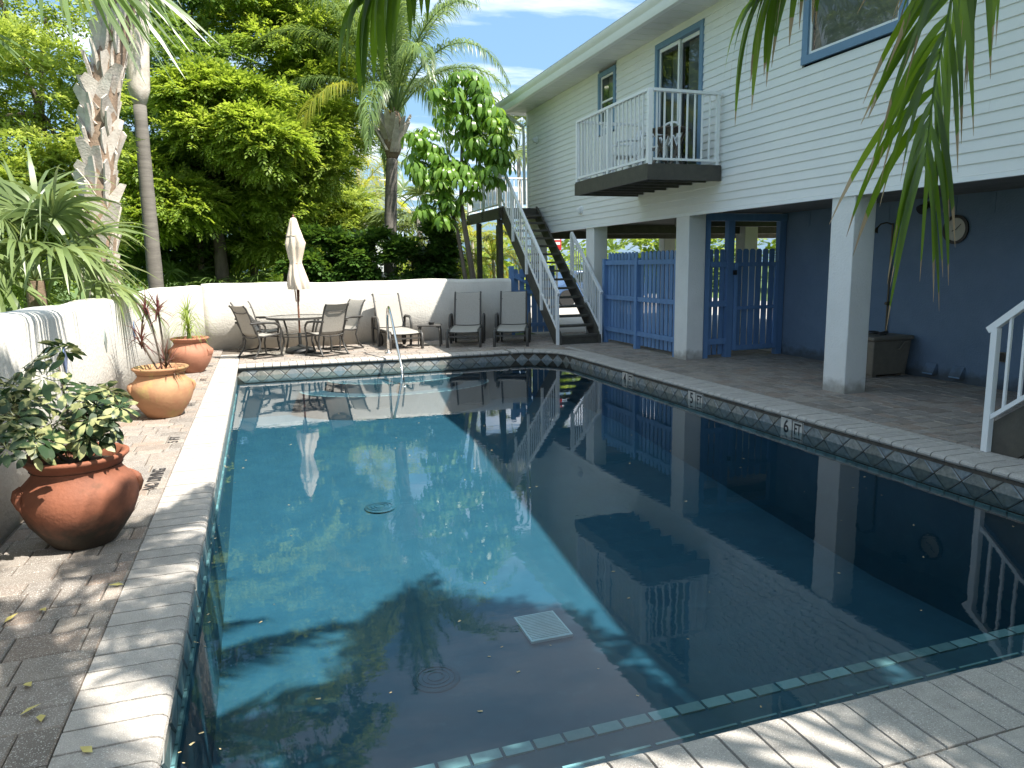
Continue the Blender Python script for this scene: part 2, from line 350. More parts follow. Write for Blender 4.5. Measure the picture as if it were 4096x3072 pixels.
def struct(name, g, m, **k): return tag(part(name, g, m, **k), kind='structure')

# ================================================================== THE SETTING
PX0, PX1, PY0, PY1 = -.43, 5.38, 2.03, 13.32      # coping nose line
WX0, WX1, WY0, WY1 = -.47, 5.43, 1.99, 13.37      # pool wall faces
WZ = -.185                                         # water level
# ground sheet with a hole for the pool yard
gx = [-300, -2.1, 8.9, 300]; gy = [-300, -4, 16.6, 300]
g = G()
for i in range(3):
    for j in range(3):
        if i == 1 and j == 1: continue
        g.add([(gx[i], gy[j], -.03), (gx[i+1], gy[j], -.03), (gx[i+1], gy[j+1], -.03), (gx[i], gy[j+1], -.03)], [(0, 1, 2, 3)])
struct('ground', g, 'lawn')
g = G(); g.add([(8.9, 10.9, -.015), (20, 10.9, -.015), (20, 40, -.015), (8.9, 40, -.015)], [(0, 1, 2, 3)])
g.add([(6.3, 16.6, -.015), (8.9, 16.6, -.015), (8.9, 40, -.015), (6.3, 40, -.015)], [(0, 1, 2, 3)])
struct('driveway', g, 'drive')
# deck base slabs
g = G()
g.box(-2.1, -.784, -4, 16.6, -.3, -.014); g.box(5.735, 8.9, -4, 16.6, -.3, -.014)
g.box(-.784, 5.735, -4, 1.675, -.3, -.014); g.box(-.784, 5.735, 13.675, 16.6, -.3, -.0145)
deck = struct('pool_deck', g, 'sand')
# pavers: courses with random lengths
pav = []
def courses(x0, x1, y0, y1, skip=None):
    y = y0
    while y < y1-.02:
        h = min(random.choice((.15, .15, .225)), y1-y)
        if y1-(y+h) < .06: h = y1-y
        x = x0-random.random()*.2
        while x < x1-.01:
            w = random.choice((.15, .225, .225, .30))
            a, b = max(x, x0), min(x+w, x1)
            if x1-b < .05: b = x1
            if b-a > .03 and not (skip and skip((a+b)/2, y+h/2)): pav.append((a, b, y, y+h))
            x += w
            if b == x1: break
        y += h
courses(-1.60, -.787, -.5, 13.9)
courses(-.43+.0, 4.55, 13.68, 16.1)
courses(-1.60, -.79, 13.9, 16.4)
courses(4.55, 5.86, 13.68, 16.1, lambda x, y: False)
courses(5.86, 8.78, 1.0, 16.4)
courses(-.79, 5.7, -.5, 1.425)
ccx, ccy, cro = 5.38-.85, 13.32-.85, .85+.357
def sq(a):
    ex, ey = 5.735-ccx, 13.676-ccy; t = min(ex/max(1e-6, math.cos(a)), ey/max(1e-6, math.sin(a))); return (ccx+t*math.cos(a), ccy+t*math.sin(a))
ang = np.linspace(.12, math.pi/2-.12, 9); ang = np.sort(np.append(ang, math.pi/4)); g = G(); cut = []
for a, b in zip(ang[:-1], ang[1:]):
    if b-a < .01: continue
    ia, ib = (ccx+cro*math.cos(a), ccy+cro*math.sin(a)), (ccx+cro*math.cos(b), ccy+cro*math.sin(b)); oa, ob = sq(a), sq(b)
    g.add([(*ia, -.0145), (*oa, -.0145), (*ob, -.0145), (*ib, -.0145)], [(0, 1, 2, 3)])
    pl = np.array([ia, oa, ob, ib]); c0 = pl.mean(0); pl = c0+(pl-c0)*.97; cut.append(G().prism([tuple(p) for p in pl], 2, -.05, -.001))
part('corner_sand', g, 'sand', deck)
for q in cut: part('cut_paver', q, 'paver', deck)
def paver_rank(p):
    x, y = (p[0]+p[1])/2, (p[2]+p[3])/2
    d = x*math.sin(R(18.8))+y*math.cos(R(18.8)); l = x*math.cos(R(18.8))-y*math.sin(R(18.8))
    if d < 1.9 or abs(l)/d > .72: return 1e9
    dep = 1.65/d
    if math.atan2(1.65, d) > R(9.24+27.5): return 1e9
    return d
pav.sort(key=paver_rank)
pm = {}
for q in pav[:298]:
    w, h = round(q[1]-q[0], 3), round(q[3]-q[2], 3)
    if (w, h) not in pm:
        gg = G(); gg.cbox(-w/2+.003, w/2-.003, -h/2+.003, h/2-.003, -.05, 0, .007); pm[(w, h)] = mesh_of('paver', gg, M['paver'])
    o = link('paver', pm[(w, h)], deck, loc=((q[0]+q[1])/2, (q[2]+q[3])/2, random.uniform(-.003, .003)))
    o.rotation_euler = (random.gauss(0, .006), random.gauss(0, .006), random.gauss(0, .006))
g = G()
for q in pav[298:]:
    dz = random.uniform(-.003, .003); g.cbox(q[0]+.003, q[1]-.003, q[2]+.003, q[3]-.003, -.05+dz, dz, .006)
tag(part('far_pavers', g, 'paver', deck), kind='stuff')

# ---- coping
g = G()
g.box(-.78, PX0-.035, .5, 15.35, -.09, -.036); g.box(PX1+.035, 5.73, .5, 12.6, -.09, -.036)
g.box(PX0+.0, PX1, 1.68, PY0-.035, -.088, -.0365); g.box(PX0, 4.5, PY1+.035, 13.66, -.088, -.0365)
cop = struct('pool_coping', g, 'grout')
def bull(depth, w0, w1, hh=.058):
    # local: y 0 = nose, +y away from the pool; wedge width w0 at nose, w1 at back
    prof = []
    for i in range(7):
        t = -math.pi/2+math.pi*i/6; prof.append((hh*.75-hh*.75*math.cos(t), -hh/2+hh/2*math.sin(t)))
    prof += [(depth, -.001), (depth, -hh)]
    V = []; k = len(prof)
    for sgn in (-1, 1):
        for y, z in prof:
            w = w0+(w1-w0)*y/depth; V.append((sgn*w/2, y, z))
    F = [tuple(range(k)), tuple(range(2*k-1, k-1, -1))]+[(i, k+i, k+(i+1) % k, (i+1) % k) for i in range(k)]
    return G().add(V, F)
me_b = [mesh_of('coping_brick', bull(.352, .1295, .1295), M['coping'])]
def brick(x, y, rz, me=me_b[0]):
    o = link('coping_brick', me, cop, loc=(x, y, random.uniform(-.002, .002)), rz=rz+random.gauss(0, .004)); return o
P = .14
y = 1.78
while y < 15.3: brick(PX0, y, R(90)); y += P
y = 1.78
CR = .85
while y < PY1-CR: brick(PX1, y, R(-90)); y += P
x = PX0+.10
while x < PX1-.05: brick(x, PY0, R(180)); x += P
x = PX0+.07
while x < PX1-CR: brick(x, PY1, 0); x += P
nb = 10; me_w = mesh_of('coping_brick', bull(.352, CR*math.pi/2/nb-.011, (CR+.352)*math.pi/2/nb-.011), M['coping'])
for i in range(nb):
    a = (i+.5)/nb*math.pi/2
    brick(PX1-CR+CR*math.cos(a), PY1-CR+CR*math.sin(a), a-math.pi/2, me_w)
g = G()   # mortar under the curved corner and flat back-up course beyond the nose stones
aa = np.linspace(0, math.pi/2, 13)
for r0, r1, z in ((CR+.035, CR+.34, -.037),):
    for a, b in zip(aa[:-1], aa[1:]):
        c = (PX1-CR, PY1-CR)
        g.add([(c[0]+r*math.cos(t), c[1]+r*math.sin(t), z) for r, t in ((r0, a), (r1, a), (r1, b), (r0, b))], [(0, 1, 2, 3)])
part('corner_mortar', g, 'grout', cop)
g = G(); y = 1.0
while y < 13.6: g.cbox(5.738, 5.855, y+.005, y+.135, -.05, 0, .006); y += .14
g2 = G(); x = -.6
while x < 5.7: g2.cbox(x+.005, x+.135, 1.43, 1.673, -.05, 0, .006); x += .14
tag(part('backing_course', g, 'coping', cop), kind='stuff'); tag(part('backing_course', g2, 'coping', cop), kind='stuff')

# ---- pool shell
def zf(y): return -.92 if y > 10.5 else (-1.38 if y < 5.2 else -1.38+(y-5.2)/5.3*.46)
g = G()
ys = [WY0, 2.52, 2.86, 5.2, 7, 8.8, 10.5, WY1]
def quad(g, a, b, c, d): g.add([a, b, c, d], [(0, 1, 2, 3)])
for a, b in zip(ys[:-1], ys[1:]):
    if b <= 2.87: continue
    quad(g, (WX0, a, zf(a)), (WX1, a, zf(a)), (WX1, b, zf(b)), (WX0, b, zf(b)))
def wallrun(g, pts):
    for (xa, ya), (xb, yb) in zip(pts[:-1], pts[1:]): quad(g, (xa, ya, -1.42), (xb, yb, -1.42), (xb, yb, -.05), (xa, ya, -.05))
cr = CR-.05
corner = [(WX1-cr+cr*math.cos(a), WY1-cr+cr*math.sin(a)) for a in np.linspace(0, math.pi/2, 9)]
wallrun(g, [(WX0, WY0), (WX1, WY0)]+corner+[(WX0, WY1), (WX0, WY0)])
shell = struct('pool_shell', g, 'plaster')
g = G(); g.box(WX0, WX1, WY0+.001, 2.50, -1.4, -.38); g.box(WX0, WX1, 2.50, 2.86, -1.4, -.50); part('entry_bench', g, 'ledge', shell)
# perimeter trim under the tile band
tm = mesh_of('trim_tile', G().box(-.064, .064, -.012, .012, -.02, .02), M['aqua'])
y = 2.9
while y < 12.4:
    for X in (WX0+.01, WX1-.01):
        link('trim_tile', tm, shell, loc=(X, y, -.335), rz=R(90))
    y += .14
tn = mesh_of('bench_tile', G().box(-.066, .066, -.033, .033, -.006, .006), M['aqua'])
tn2 = mesh_of('bench_tile', G().box(-.095, .095, -.006, .006, -.012, .006), M['aqua'])
x = WX0+.1
while x < WX1-.05: link('bench_tile', tn, shell, loc=(x, 2.825, -.497)); x += .148
x = WX0+.1
while x < WX1-.05: link('bench_tile', tn2, shell, loc=(x, 2.495, -.380)); x += .215
# semicircular entry steps at the far end
cx, cy0 = 2.3, WY1-.01
for r, z in ((1.75, -.52), (1.25, -.36)):
    g = G(); n = 28; pts = [(cx+r*math.cos(t), cy0-.62*r*math.sin(t)) for t in np.linspace(0, math.pi, n)]
    g.prism(pts, 2, -1.0, z); part('entry_step', g, 'ledge', shell)
    for i in range(n-1):
        if i % 1 == 0:
            a, b = pts[i], pts[i+1]; gg = G(); m0 = ((a[0]+b[0])/2, (a[1]+b[1])/2)
            gg.box(-.06, .06, 0.004, .036, -.004, .005)
            link('step_tile', mesh_of('step_tile', gg, M['aqua']), shell, loc=(m0[0], m0[1], z+.002), rz=math.atan2(a[1]-b[1], a[0]-b[0]))
# tile band: upright square tiles set as diamonds, with triangles between
g = G()
def diamond(wid=.127, h=.127): return G().add([(-wid, 0, 0), (0, 0, -h), (wid, 0, 0), (0, 0, h), (-wid*.9, -.008, 0), (0, -.008, -h*.9), (wid*.9, -.008, 0), (0, -.008, h*.9)],
    [(0, 1, 5, 4), (1, 2, 6, 5), (2, 3, 7, 6), (3, 0, 4, 7), (4, 5, 6, 7)])
def tri(up, wid=.122, h=.112):
    s = 1 if up else -1
    return G().add([(-wid, 0, s*h), (wid, 0, s*h), (0, 0, 0), (-wid*.88, -.007, s*h*.96), (wid*.88, -.007, s*h*.96), (0, -.007, s*.012)], [(0, 1, 4, 3), (1, 2, 5, 4), (2, 0, 3, 5), (3, 4, 5)])
md, mu = mesh_of('tile', diamond(), M['tile']), mesh_of('tile', tri(True), M['tile'])
gl = G(); gd = tri(False)
def band(p0, p1, rz):
    L = math.dist(p0, p1); n = max(1, round(L/.265)); 
    for i in range(n):
        t = (i+.5)/n; x = p0[0]+(p1[0]-p0[0])*t; y = p0[1]+(p1[1]-p0[1])*t
        link('tile', md, shell, loc=(x, y, -.185), rz=rz)
        t = (i+1)/n
        if i < n-1:
            x = p0[0]+(p1[0]-p0[0])*t; y = p0[1]+(p1[1]-p0[1])*t
            link('tile', mu, shell, loc=(x, y, -.178), rz=rz)
            c, s_ = math.cos(rz), math.sin(rz); v = gd.v[0]
            gl.add(np.c_[v[:, 0]*c-v[:, 1]*s_+x, v[:, 0]*s_+v[:, 1]*c+y, v[:, 2]-.192], gd.f)
e = .004
band((WX1-e, WY0), (WX1-e, WY1-cr), R(-90)); band((WX0, WY1-e), (WX1-cr, WY1-e), 0); band((WX0+e, WY1), (WX0+e, WY0), R(90))
cc = [(WX1-cr+(cr-e)*math.cos(a), WY1-cr+(cr-e)*math.sin(a)) for a in np.linspace(0, math.pi/2, 6)]
for a, b in zip(cc[:-1], cc[1:]): band(a, b, math.atan2(b[1]-a[1], b[0]-a[0])+math.pi)
tag(part('lower_tile', gl, 'tile', shell), kind='stuff')
g = G()
for pts in ([(WX1-.002, WY0), (WX1-.002, WY1-cr)]+[(WX1-cr+(cr-.002)*math.cos(a), WY1-cr+(cr-.002)*math.sin(a)) for a in np.linspace(0, math.pi/2, 9)]+[(WX0+.002, WY1-.002), (WX0+.002, WY0)],):
    for (xa, ya), (xb, yb) in zip(pts[:-1], pts[1:]): quad(g, (xa, ya, -.325), (xb, yb, -.325), (xb, yb, -.052), (xa, ya, -.052))
part('grout_band', g, 'grout', shell)
# water
g = G(); pts = [(WX0+.003, WY0+.003), (WX1-.003, WY0+.003)]+[(WX1-cr+(cr-.004)*math.cos(a), WY1-cr+(cr-.004)*math.sin(a)) for a in np.linspace(0, math.pi/2, 9)]+[(WX0+.003, WY1-.004)]
g.add([(x, y, WZ) for x, y in pts], [tuple(range(len(pts)))])
struct('pool_water', g, 'water')

# ---- lettering
def text_mesh(s, size, extr=.0006, squeeze=1.0):
    cu = bpy.data.curves.new('t', 'FONT'); cu.body = s; cu.size = size; cu.extrude = extr; cu.align_x = 'CENTER'; cu.align_y = 'CENTER'; cu.offset = size*.018
    o = bpy.data.objects.new('t', cu); COL.objects.link(o); bpy.context.view_layer.update()
    me = bpy.data.meshes.new_from_object(o.evaluated_get(bpy.context.evaluated_depsgraph_get()))
    bpy.data.objects.remove(o); 
    for v in me.vertices: v.co.x *= squeeze
    return me
def letters(name, s, size, m, parent, mw, squeeze=1.0):
    me = text_mesh(s, size, squeeze=squeeze); me.materials.clear(); me.materials.append(M[m])
    o = bpy.data.objects.new(name, me); COL.objects.link(o); o.parent = parent; o.matrix_world = mw; return o
# depth markers in the right-hand tile band (face -X, text reads along -Y for someone in the pool)
for num, yc, wh in (('4', 10.245, 'nearest the stair foot'), ('5', 8.325, 'between the other two markers'), ('6', 6.435, 'nearest the near staircase railing')):
    a = thing('depth_marker', f'white depth marker tiles reading {num} FT at the waterline, '+wh, 'depth marker', (5.424, yc, -.165), group='depth markers along the pool wall')
    X = WX1-.012
    g = G().box(X-.006, X+.004, yc+.004, yc+.178, -.268, -.068); part('number_tile', g, 'mark_tile', a)
    g = G().box(X-.006, X+.004, yc-.178, yc-.004, -.268, -.068); ft = part('unit_tile', g, 'mark_tile', a)
    g = G()
    for q in ((yc-.172, yc-.010, -.266, -.260), (yc-.172, yc-.010, -.078, -.072), (yc-.172, yc-.166, -.2599, -.0781), (yc-.016, yc-.010, -.2599, -.0781)): g.box(X-.0085, X-.006, *q)
    part('border', g, 'ink', ft)
    rot = Matrix(((0, 0, -1), (-1, 0, 0), (0, 1, 0))).to_4x4()   # local x->-Y, y->Z, z->-X
    letters('numeral', num, .20, 'ink', None, Matrix.Translation((X-.0075, yc+.091, -.165))@rot, .85).parent = a
    letters('lettering', 'FT', .17, 'ink', None, Matrix.Translation((X-.0075, yc-.091, -.165))@rot, .62).parent = a
    for c in a.children:
        if c.name.startswith(('numeral', 'lettering')):
            c.matrix_parent_inverse = a.matrix_basis.inverted()
# painted markings on the left coping strip, reading from the pool (local x -> +Y, y -> -X)
rot2 = Matrix(((0, -1, 0), (1, 0, 0), (0, 0, 1))).to_4x4()
for s, yc, sz, lab, sq in (('NO DIVING', 6.33, .14, 'black NO DIVING lettering stencilled on the pavers by the biggest pot', .85),
                       ('5 FT', 7.74, .13, 'black 5 FT stencil on the pavers between the two nearer pots', 1),
                       ('4 FT', 9.75, .13, 'black 4 FT stencil on the pavers just past the mossy pot', 1),
                       ('3 FT', 11.9, .13, 'black 3 FT stencil on the pavers before the grassy pot', 1),
                       ('3 FT', 13.6, .13, 'black stencil on the pavers past the grassy pot', 1)):
    o = thing('painted_marking', lab, 'pavement marking', (-.885, yc, .0055), group='stencilled pool markings')
    A, B = s.split(' '); la, lb = len(A)*sz*.62*sq, len(B)*sz*.62*sq; gap = sz*.3
    y0 = -(la+gap+lb)/2
    for nm, tx, yy in (('first_word', A, y0+la/2), ('second_word', B, y0+la+gap+lb/2)):
        c = letters(nm, tx, sz, 'ink', None, Matrix.Translation((-.885, yc+yy, .0055))@rot2, sq); c.parent = o; c.matrix_parent_inverse = o.matrix_basis.inverted()

# ---- garden walls
def wavy_wall(name, label, line, h, th, n, side):
    # line: points along the visible face; side: +1 = thickness to the left of the direction
    ln = np.array(line, float); sg = np.concatenate([[0], np.cumsum(np.linalg.norm(np.diff(ln, axis=0), axis=1))])
    ss = np.linspace(0, sg[-1], n+1); P = np.stack([np.interp(ss, sg, ln[:, 0]), np.interp(ss, sg, ln[:, 1])], 1)
    if len(ln) > 2:
        for _ in range(25): P[1:-1] = (P[:-2]+2*P[1:-1]+P[2:])/4
    T = np.gradient(P, axis=0); T /= np.linalg.norm(T, axis=1, keepdims=True)
    prof = [(0, -.05), (0, h*.5), (0, h-.07), (.02, h-.025), (.07, h), (th/2, h+.008), (th-.07, h), (th-.02, h-.025), (th, h-.07), (th, -.05)]
    V = []; k = len(prof)
    for i in range(n+1):
        s = ss[i]; q = P[i]; nr = np.array((-T[i][1], T[i][0]))*side
        w = .012*math.sin(s*1.7)+.008*math.sin(s*4.1+1)
        for a, z in prof:
            zz = z+(w if z > h*.8 else 0); aa = a+.004*math.sin(s*3+z*4)
            V.append((q[0]+nr[0]*aa, q[1]+nr[1]*aa, zz))
    F = [(i*k+j, (i+1)*k+j, (i+1)*k+(j+1) % k, i*k+(j+1) % k) for i in range(n) for j in range(k)]
    F += [tuple(range(k)), tuple(n*k+j for j in range(k))]
    if side < 0: F = [f[::-1] for f in F]
    o = part(name, G().add(V, F), 'stucco', smooth=True)
    return tag(o, label, 'wall')
lw = wavy_wall('garden_wall', 'white stucco garden wall with inlaid diamond tiles behind the terracotta pots', ((-1.62, -1.5), (-1.62, 9.0), (-1.53, 12.9), (-1.11, 16.36), (-1.09, 16.6)), 1.33, .42, 70, 1)
fw = wavy_wall('garden_wall', 'white stucco garden wall behind the loungers and patio table', ((-1.13, 16.41), (5.45, 15.98)), 1.345, .30, 40, 1)
for i, (y, z) in enumerate(((5.4, .93), (7.14, .92), (8.92, .905), (10.66, .87))):
    g = G().add([(0, -.09, 0), (0, 0, -.135), (0, .09, 0), (0, 0, .135), (.006, -.08, 0), (.006, 0, -.12), (.006, .08, 0), (.006, 0, .12)], [(0, 1, 5, 4), (1, 2, 6, 5), (2, 3, 7, 6), (3, 0, 4, 7), (4, 5, 6, 7)])
    m = mat('inlay%d' % i, (.16, .24, .42) if i % 2 else (.30, .36, .34), None, .3, 20)
    link('diamond_tile', mesh_of('diamond_tile', g, m), lw, loc=(-1.612 if y < 10 else -1.58, y, z))

# ================================================================== HOUSE
HX = 6.8; ZB, ZS = 2.45, 5.48; YF, YN = 18.4, -5.0
house = thing('house', 'white clapboard house raised on stucco columns over the poolside', 'house', (10, 7, 0))
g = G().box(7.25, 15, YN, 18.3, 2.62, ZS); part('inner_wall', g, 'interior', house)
g = G().box(6.83, 15, YN, 18.36, ZB+.02, 2.6); part('floor_slab', g, 'concrete', house)
g = G().box(6.86, 15, 18.30, 18.385, 2.601, ZS-.001); part('end_wall', g, 'siding', house)
g = G().box(6.80, 6.90, 18.386, 18.46, ZB, ZS); g.box(6.775, 6.799, 18.34, 18.46, ZB, ZS); part('corner_trim', g, 'trim', house)
RH = (ZS-ZB)/26
opens = [(10.45, 11.90, 3.05, 5.36), (13.42, 14.20, 4.22, 5.42), (6.56, 8.18, 4.11, 5.45), (-3, -1.5, 4.1, 5.4)]
for r in range(26):
    z0, z1 = ZB+r*RH, ZB+(r+1)*RH; segs = [(YN, 18.33)]
    for a, b, c, d in opens:
        if z1 > c+.02 and z0 < d-.02:
            segs = [s for q in segs for s in (((q[0], a), (b, q[1])) if q[0] < a and q[1] > b else (q,))]
    fin = []
    for a, b in segs:
        cut = YN+(r*1.37 % 3.66)
        pts = [a]
        while cut < b-.25:
            if cut > a+.25: pts.append(cut)
            cut += 3.66
        pts.append(b); fin += list(zip(pts[:-1], pts[1:]))
    for a, b in fin:
        g = G().prism([(6.777, z0), (6.7745, z0+.004), (6.788, z1+.002), (6.815, z1+.002), (6.815, z0+.002)], 1, a+.0008, b-.0008)
        part('siding_board', g, 'siding', house)
g = G().box(6.765, 6.83, YN, 18.34, ZB-.05, ZB-.002); part('starter_trim', g, 'trim', house)
# eave
g = G().box(6.22, 7.3, YN, 18.75, ZS+.002, ZS+.03); sf = part('soffit', g, 'soffit', house)
g = G(); y = YN
while y < 18.7: g.box(6.23, 6.80, y, y+.012, ZS-.004, ZS+.0018); y += .30
part('soffit_groove', g, 'gutter', sf)
g = G().prism([(6.215, 5.47), (6.215, 5.73), (6.08, 5.73), (6.08, 5.70), (6.10, 5.64), (6.13, 5.60), (6.13, 5.53), (6.15, 5.47)], 1, YN, 18.9)
part('gutter', g, 'gutter', house)
g = G().box(6.216, 6.24, YN, 18.80, 5.47, 5.74); g.box(6.241, 15.8, 18.751, 18.80, 5.47, 5.74); part('fascia', g, 'trim', house)
g = G(); V = [(6.09, YN, 5.745), (6.09, 18.88, 5.745), (10.9, YN, 7.25), (10.9, 14.2, 7.25), (15.7, YN, 5.745), (15.7, 18.88, 5.745)]
g.add(V+[(a, b, c-.03) for a, b, c in V], [(0, 2, 3, 1), (2, 4, 5, 3), (1, 3, 5), (6, 7, 9, 8), (8, 9, 11, 10), (7, 11, 9), (0, 1, 7, 6)]); part('roof', g, 'roof', house)
g = G(); g.tube([(6.15, 18.55, 5.5), (6.35, 18.55, 5.38), (6.72, 18.55, 5.15), (6.72, 18.52, 4.9), (6.72, 18.52, 3.2)], .04, 8); part('downspout', g, 'trim', house)
# columns
for (xa, xb, ya, yb) in ((6.79, 7.12, 7.16, 7.54), (6.79, 7.12, 10.76, 11.16), (6.80, 7.12, 14.45, 14.85), (6.80, 7.12, 17.95, 18.3), (10.6, 10.95, 14.45, 14.8), (10.6, 10.95, 18, 18.3), (13.5, 13.85, 12.2, 12.55), (13.5, 13.85, 15.5, 15.85), (6.79, 7.12, 2.6, 2.98)):
    bevel(part('column', G().box(xa, xb, ya, yb, -.02, ZB+.019), 'stucco_white', house), .012)
# blue ground-floor wall
g = G().box(8.80, 9.0, YN, 10.95, -.02, ZB+.019); bw = part('ground_floor_wall', g, 'blue_stucco', house)
for j in range(16):
    g = G().box(8.792, 8.80, 2.0+j*.55, 2.0+j*.55+.53, 2.20, 2.44); part('upper_block', g, 'blue_stucco', bw)
# beams under the floor
for y in (11.6, 14.65, 17.6):
    part('floor_beam', G().box(7.125, 14.8, y, y+.16, ZB-.17, ZB+.018), 'brown', house)

def pane_x(x, y0, y1, z0, z1): return G().add([(x, y0, z0), (x, y0, z1), (x, y1, z1), (x, y1, z0)], [(0, 1, 2, 3)])
def window(yc0, yc1, z0, z1, tr=.085, name='window', split=True, slats='h'):
    X = 6.768
    w = part(name, G().box(X-.012, X+.03, yc0-tr, yc1+tr, z1, z1+tr).box(X-.012, X+.03, yc0-tr, yc0, z0, z1-.0005).box(X-.012, X+.03, yc1, yc1+tr, z0, z1-.0005).box(X-.018, X+.03, yc0-tr, yc1+tr, z0-tr, z0-.0005), 'blue_trim', house)
    part('reveal', G().box(X+.0305, 7.2, yc0-.03, yc0-.001, z0, z1).box(X+.0305, 7.2, yc1+.001, yc1+.03, z0, z1).box(X+.0305, 7.2, yc0-.03, yc1+.03, z1+.001, z1+.03).box(X+.0305, 7.2, yc0-.03, yc1+.03, z0-.03, z0-.001), 'blue_trim', w)
    return w, X
# small double-hung window
w, X = window(13.51, 14.11, 4.31, 5.33)
part('sash', G().box(X+.02, X+.05, 13.511, 13.55, 4.312, 5.328).box(X+.02, X+.05, 14.07, 14.109, 4.312, 5.328).box(X+.02, X+.05, 13.551, 14.069, 5.29, 5.328).box(X+.02, X+.05, 13.551, 14.069, 4.312, 4.36).box(X+.015, X+.055, 13.551, 14.069, 4.82, 4.86), 'trim', w)
part('pane', pane_x(X+.033, 13.551, 14.069, 4.861, 5.289), 'glass', w); part('pane', pane_x(X+.033, 13.551, 14.069, 4.361, 4.819), 'glass', w)
part('shade', G().box(6.95, 6.955, 13.54, 14.08, 4.84, 5.33), 'blind', w)
# wide window with horizontal blinds
w, X = window(6.66, 8.08, 4.21, 5.36, .10)
part('sash', G().box(X+.02, X+.05, 6.661, 6.70, 4.212, 5.358).box(X+.02, X+.05, 8.04, 8.079, 4.212, 5.358).box(X+.02, X+.05, 6.701, 8.039, 5.32, 5.358).box(X+.02, X+.05, 6.701, 8.039, 4.212, 4.25), 'trim', w)
part('pane', pane_x(X+.033, 6.701, 8.039, 4.251, 5.319), 'glass', w)
g = G(); z = 4.24
while z < 5.33: g.beam((6.845, 6.69, z), (6.845, 8.05, z), .003, .040, (-.45, 0, 1)); z += .042
tag(part('blind_slats', g, 'blind', w), kind='stuff')
# sliding door
X = 6.768; tr = .09
w = part('sliding_door', G().box(X-.012, X+.03, 10.53-tr, 11.82+tr, 5.26, 5.26+tr).box(X-.012, X+.03, 10.53-tr, 10.53, 3.06, 5.2595).box(X-.012, X+.03, 11.82, 11.82+tr, 3.06, 5.2595), 'blue_trim', house)
part('reveal', G().box(X+.0305, 7.2, 10.50, 10.529, 3.06, 5.26).box(X+.0305, 7.2, 11.821, 11.85, 3.06, 5.26).box(X+.0305, 7.2, 10.50, 11.85, 5.261, 5.29), 'blue_trim', w)
for a, b, xo in ((11.175, 11.818, .03), (10.532, 11.22, .075)):
    part('door_frame', G().box(X+xo, X+xo+.035, a, a+.045, 3.07, 5.258).box(X+xo, X+xo+.035, b-.045, b, 3.07, 5.258).box(X+xo, X+xo+.035, a+.0455, b-.0455, 5.20, 5.258).box(X+xo, X+xo+.035, a+.0455, b-.0455, 3.07, 3.15), 'trim', w)
    part('pane', pane_x(X+xo+.015, a+.046, b-.046, 3.151, 5.199), 'glass', w)
for j in range(7):
    y = 10.56+j*.085
    part('vertical_blind', G().beam((6.99, y+.04, 3.12), (6.99, y+.04, 5.23), .082, .003, (.75, .66, 0)), 'blind', w)
part('curtain', G().box(7.05, 7.06, 11.55, 11.80, 3.1, 5.25), 'blind', w)
# bulkhead lamps
def bulkhead(y, z, lab):
    a = thing('bulkhead_lamp', lab, 'wall lamp', (HX-.03, y, z), group='bulkhead lamps on the siding')
    g = G().lathe([(.095, 0), (.095, .03), (.08, .035)], 24); v = g.v[0]; g.v[0] = np.c_[HX-.012-v[:, 2], y+v[:, 0], z+v[:, 1]]
    part('base', g, 'trim', a)
    prof = [(.075*math.cos(t), .035+.085*math.sin(t)) for t in np.linspace(0, math.pi/2-.05, 8)]
    g = G().lathe(prof, 24); v = g.v[0]; g.v[0] = np.c_[HX-.012-v[:, 2], y+v[:, 0], z+v[:, 1]*1.0]
    part('lens', g, 'plastic', a, smooth=True)
    for k in (-.05, -.025, 0, .025, .05):
        rr = math.sqrt(.08**2-k*k); g = G().tube([(HX-.045-.09*math.sin(t)*rr/.08, y+rr*math.cos(t), z+k) for t in np.linspace(0, math.pi, 10)], .004, 5); part('guard', g, 'trim', a)
bulkhead(17.75, 4.71, 'white ribbed bulkhead lamp high on the siding near the far corner')
bulkhead(15.05, 2.80, 'white ribbed bulkhead lamp low on the siding above the far column')

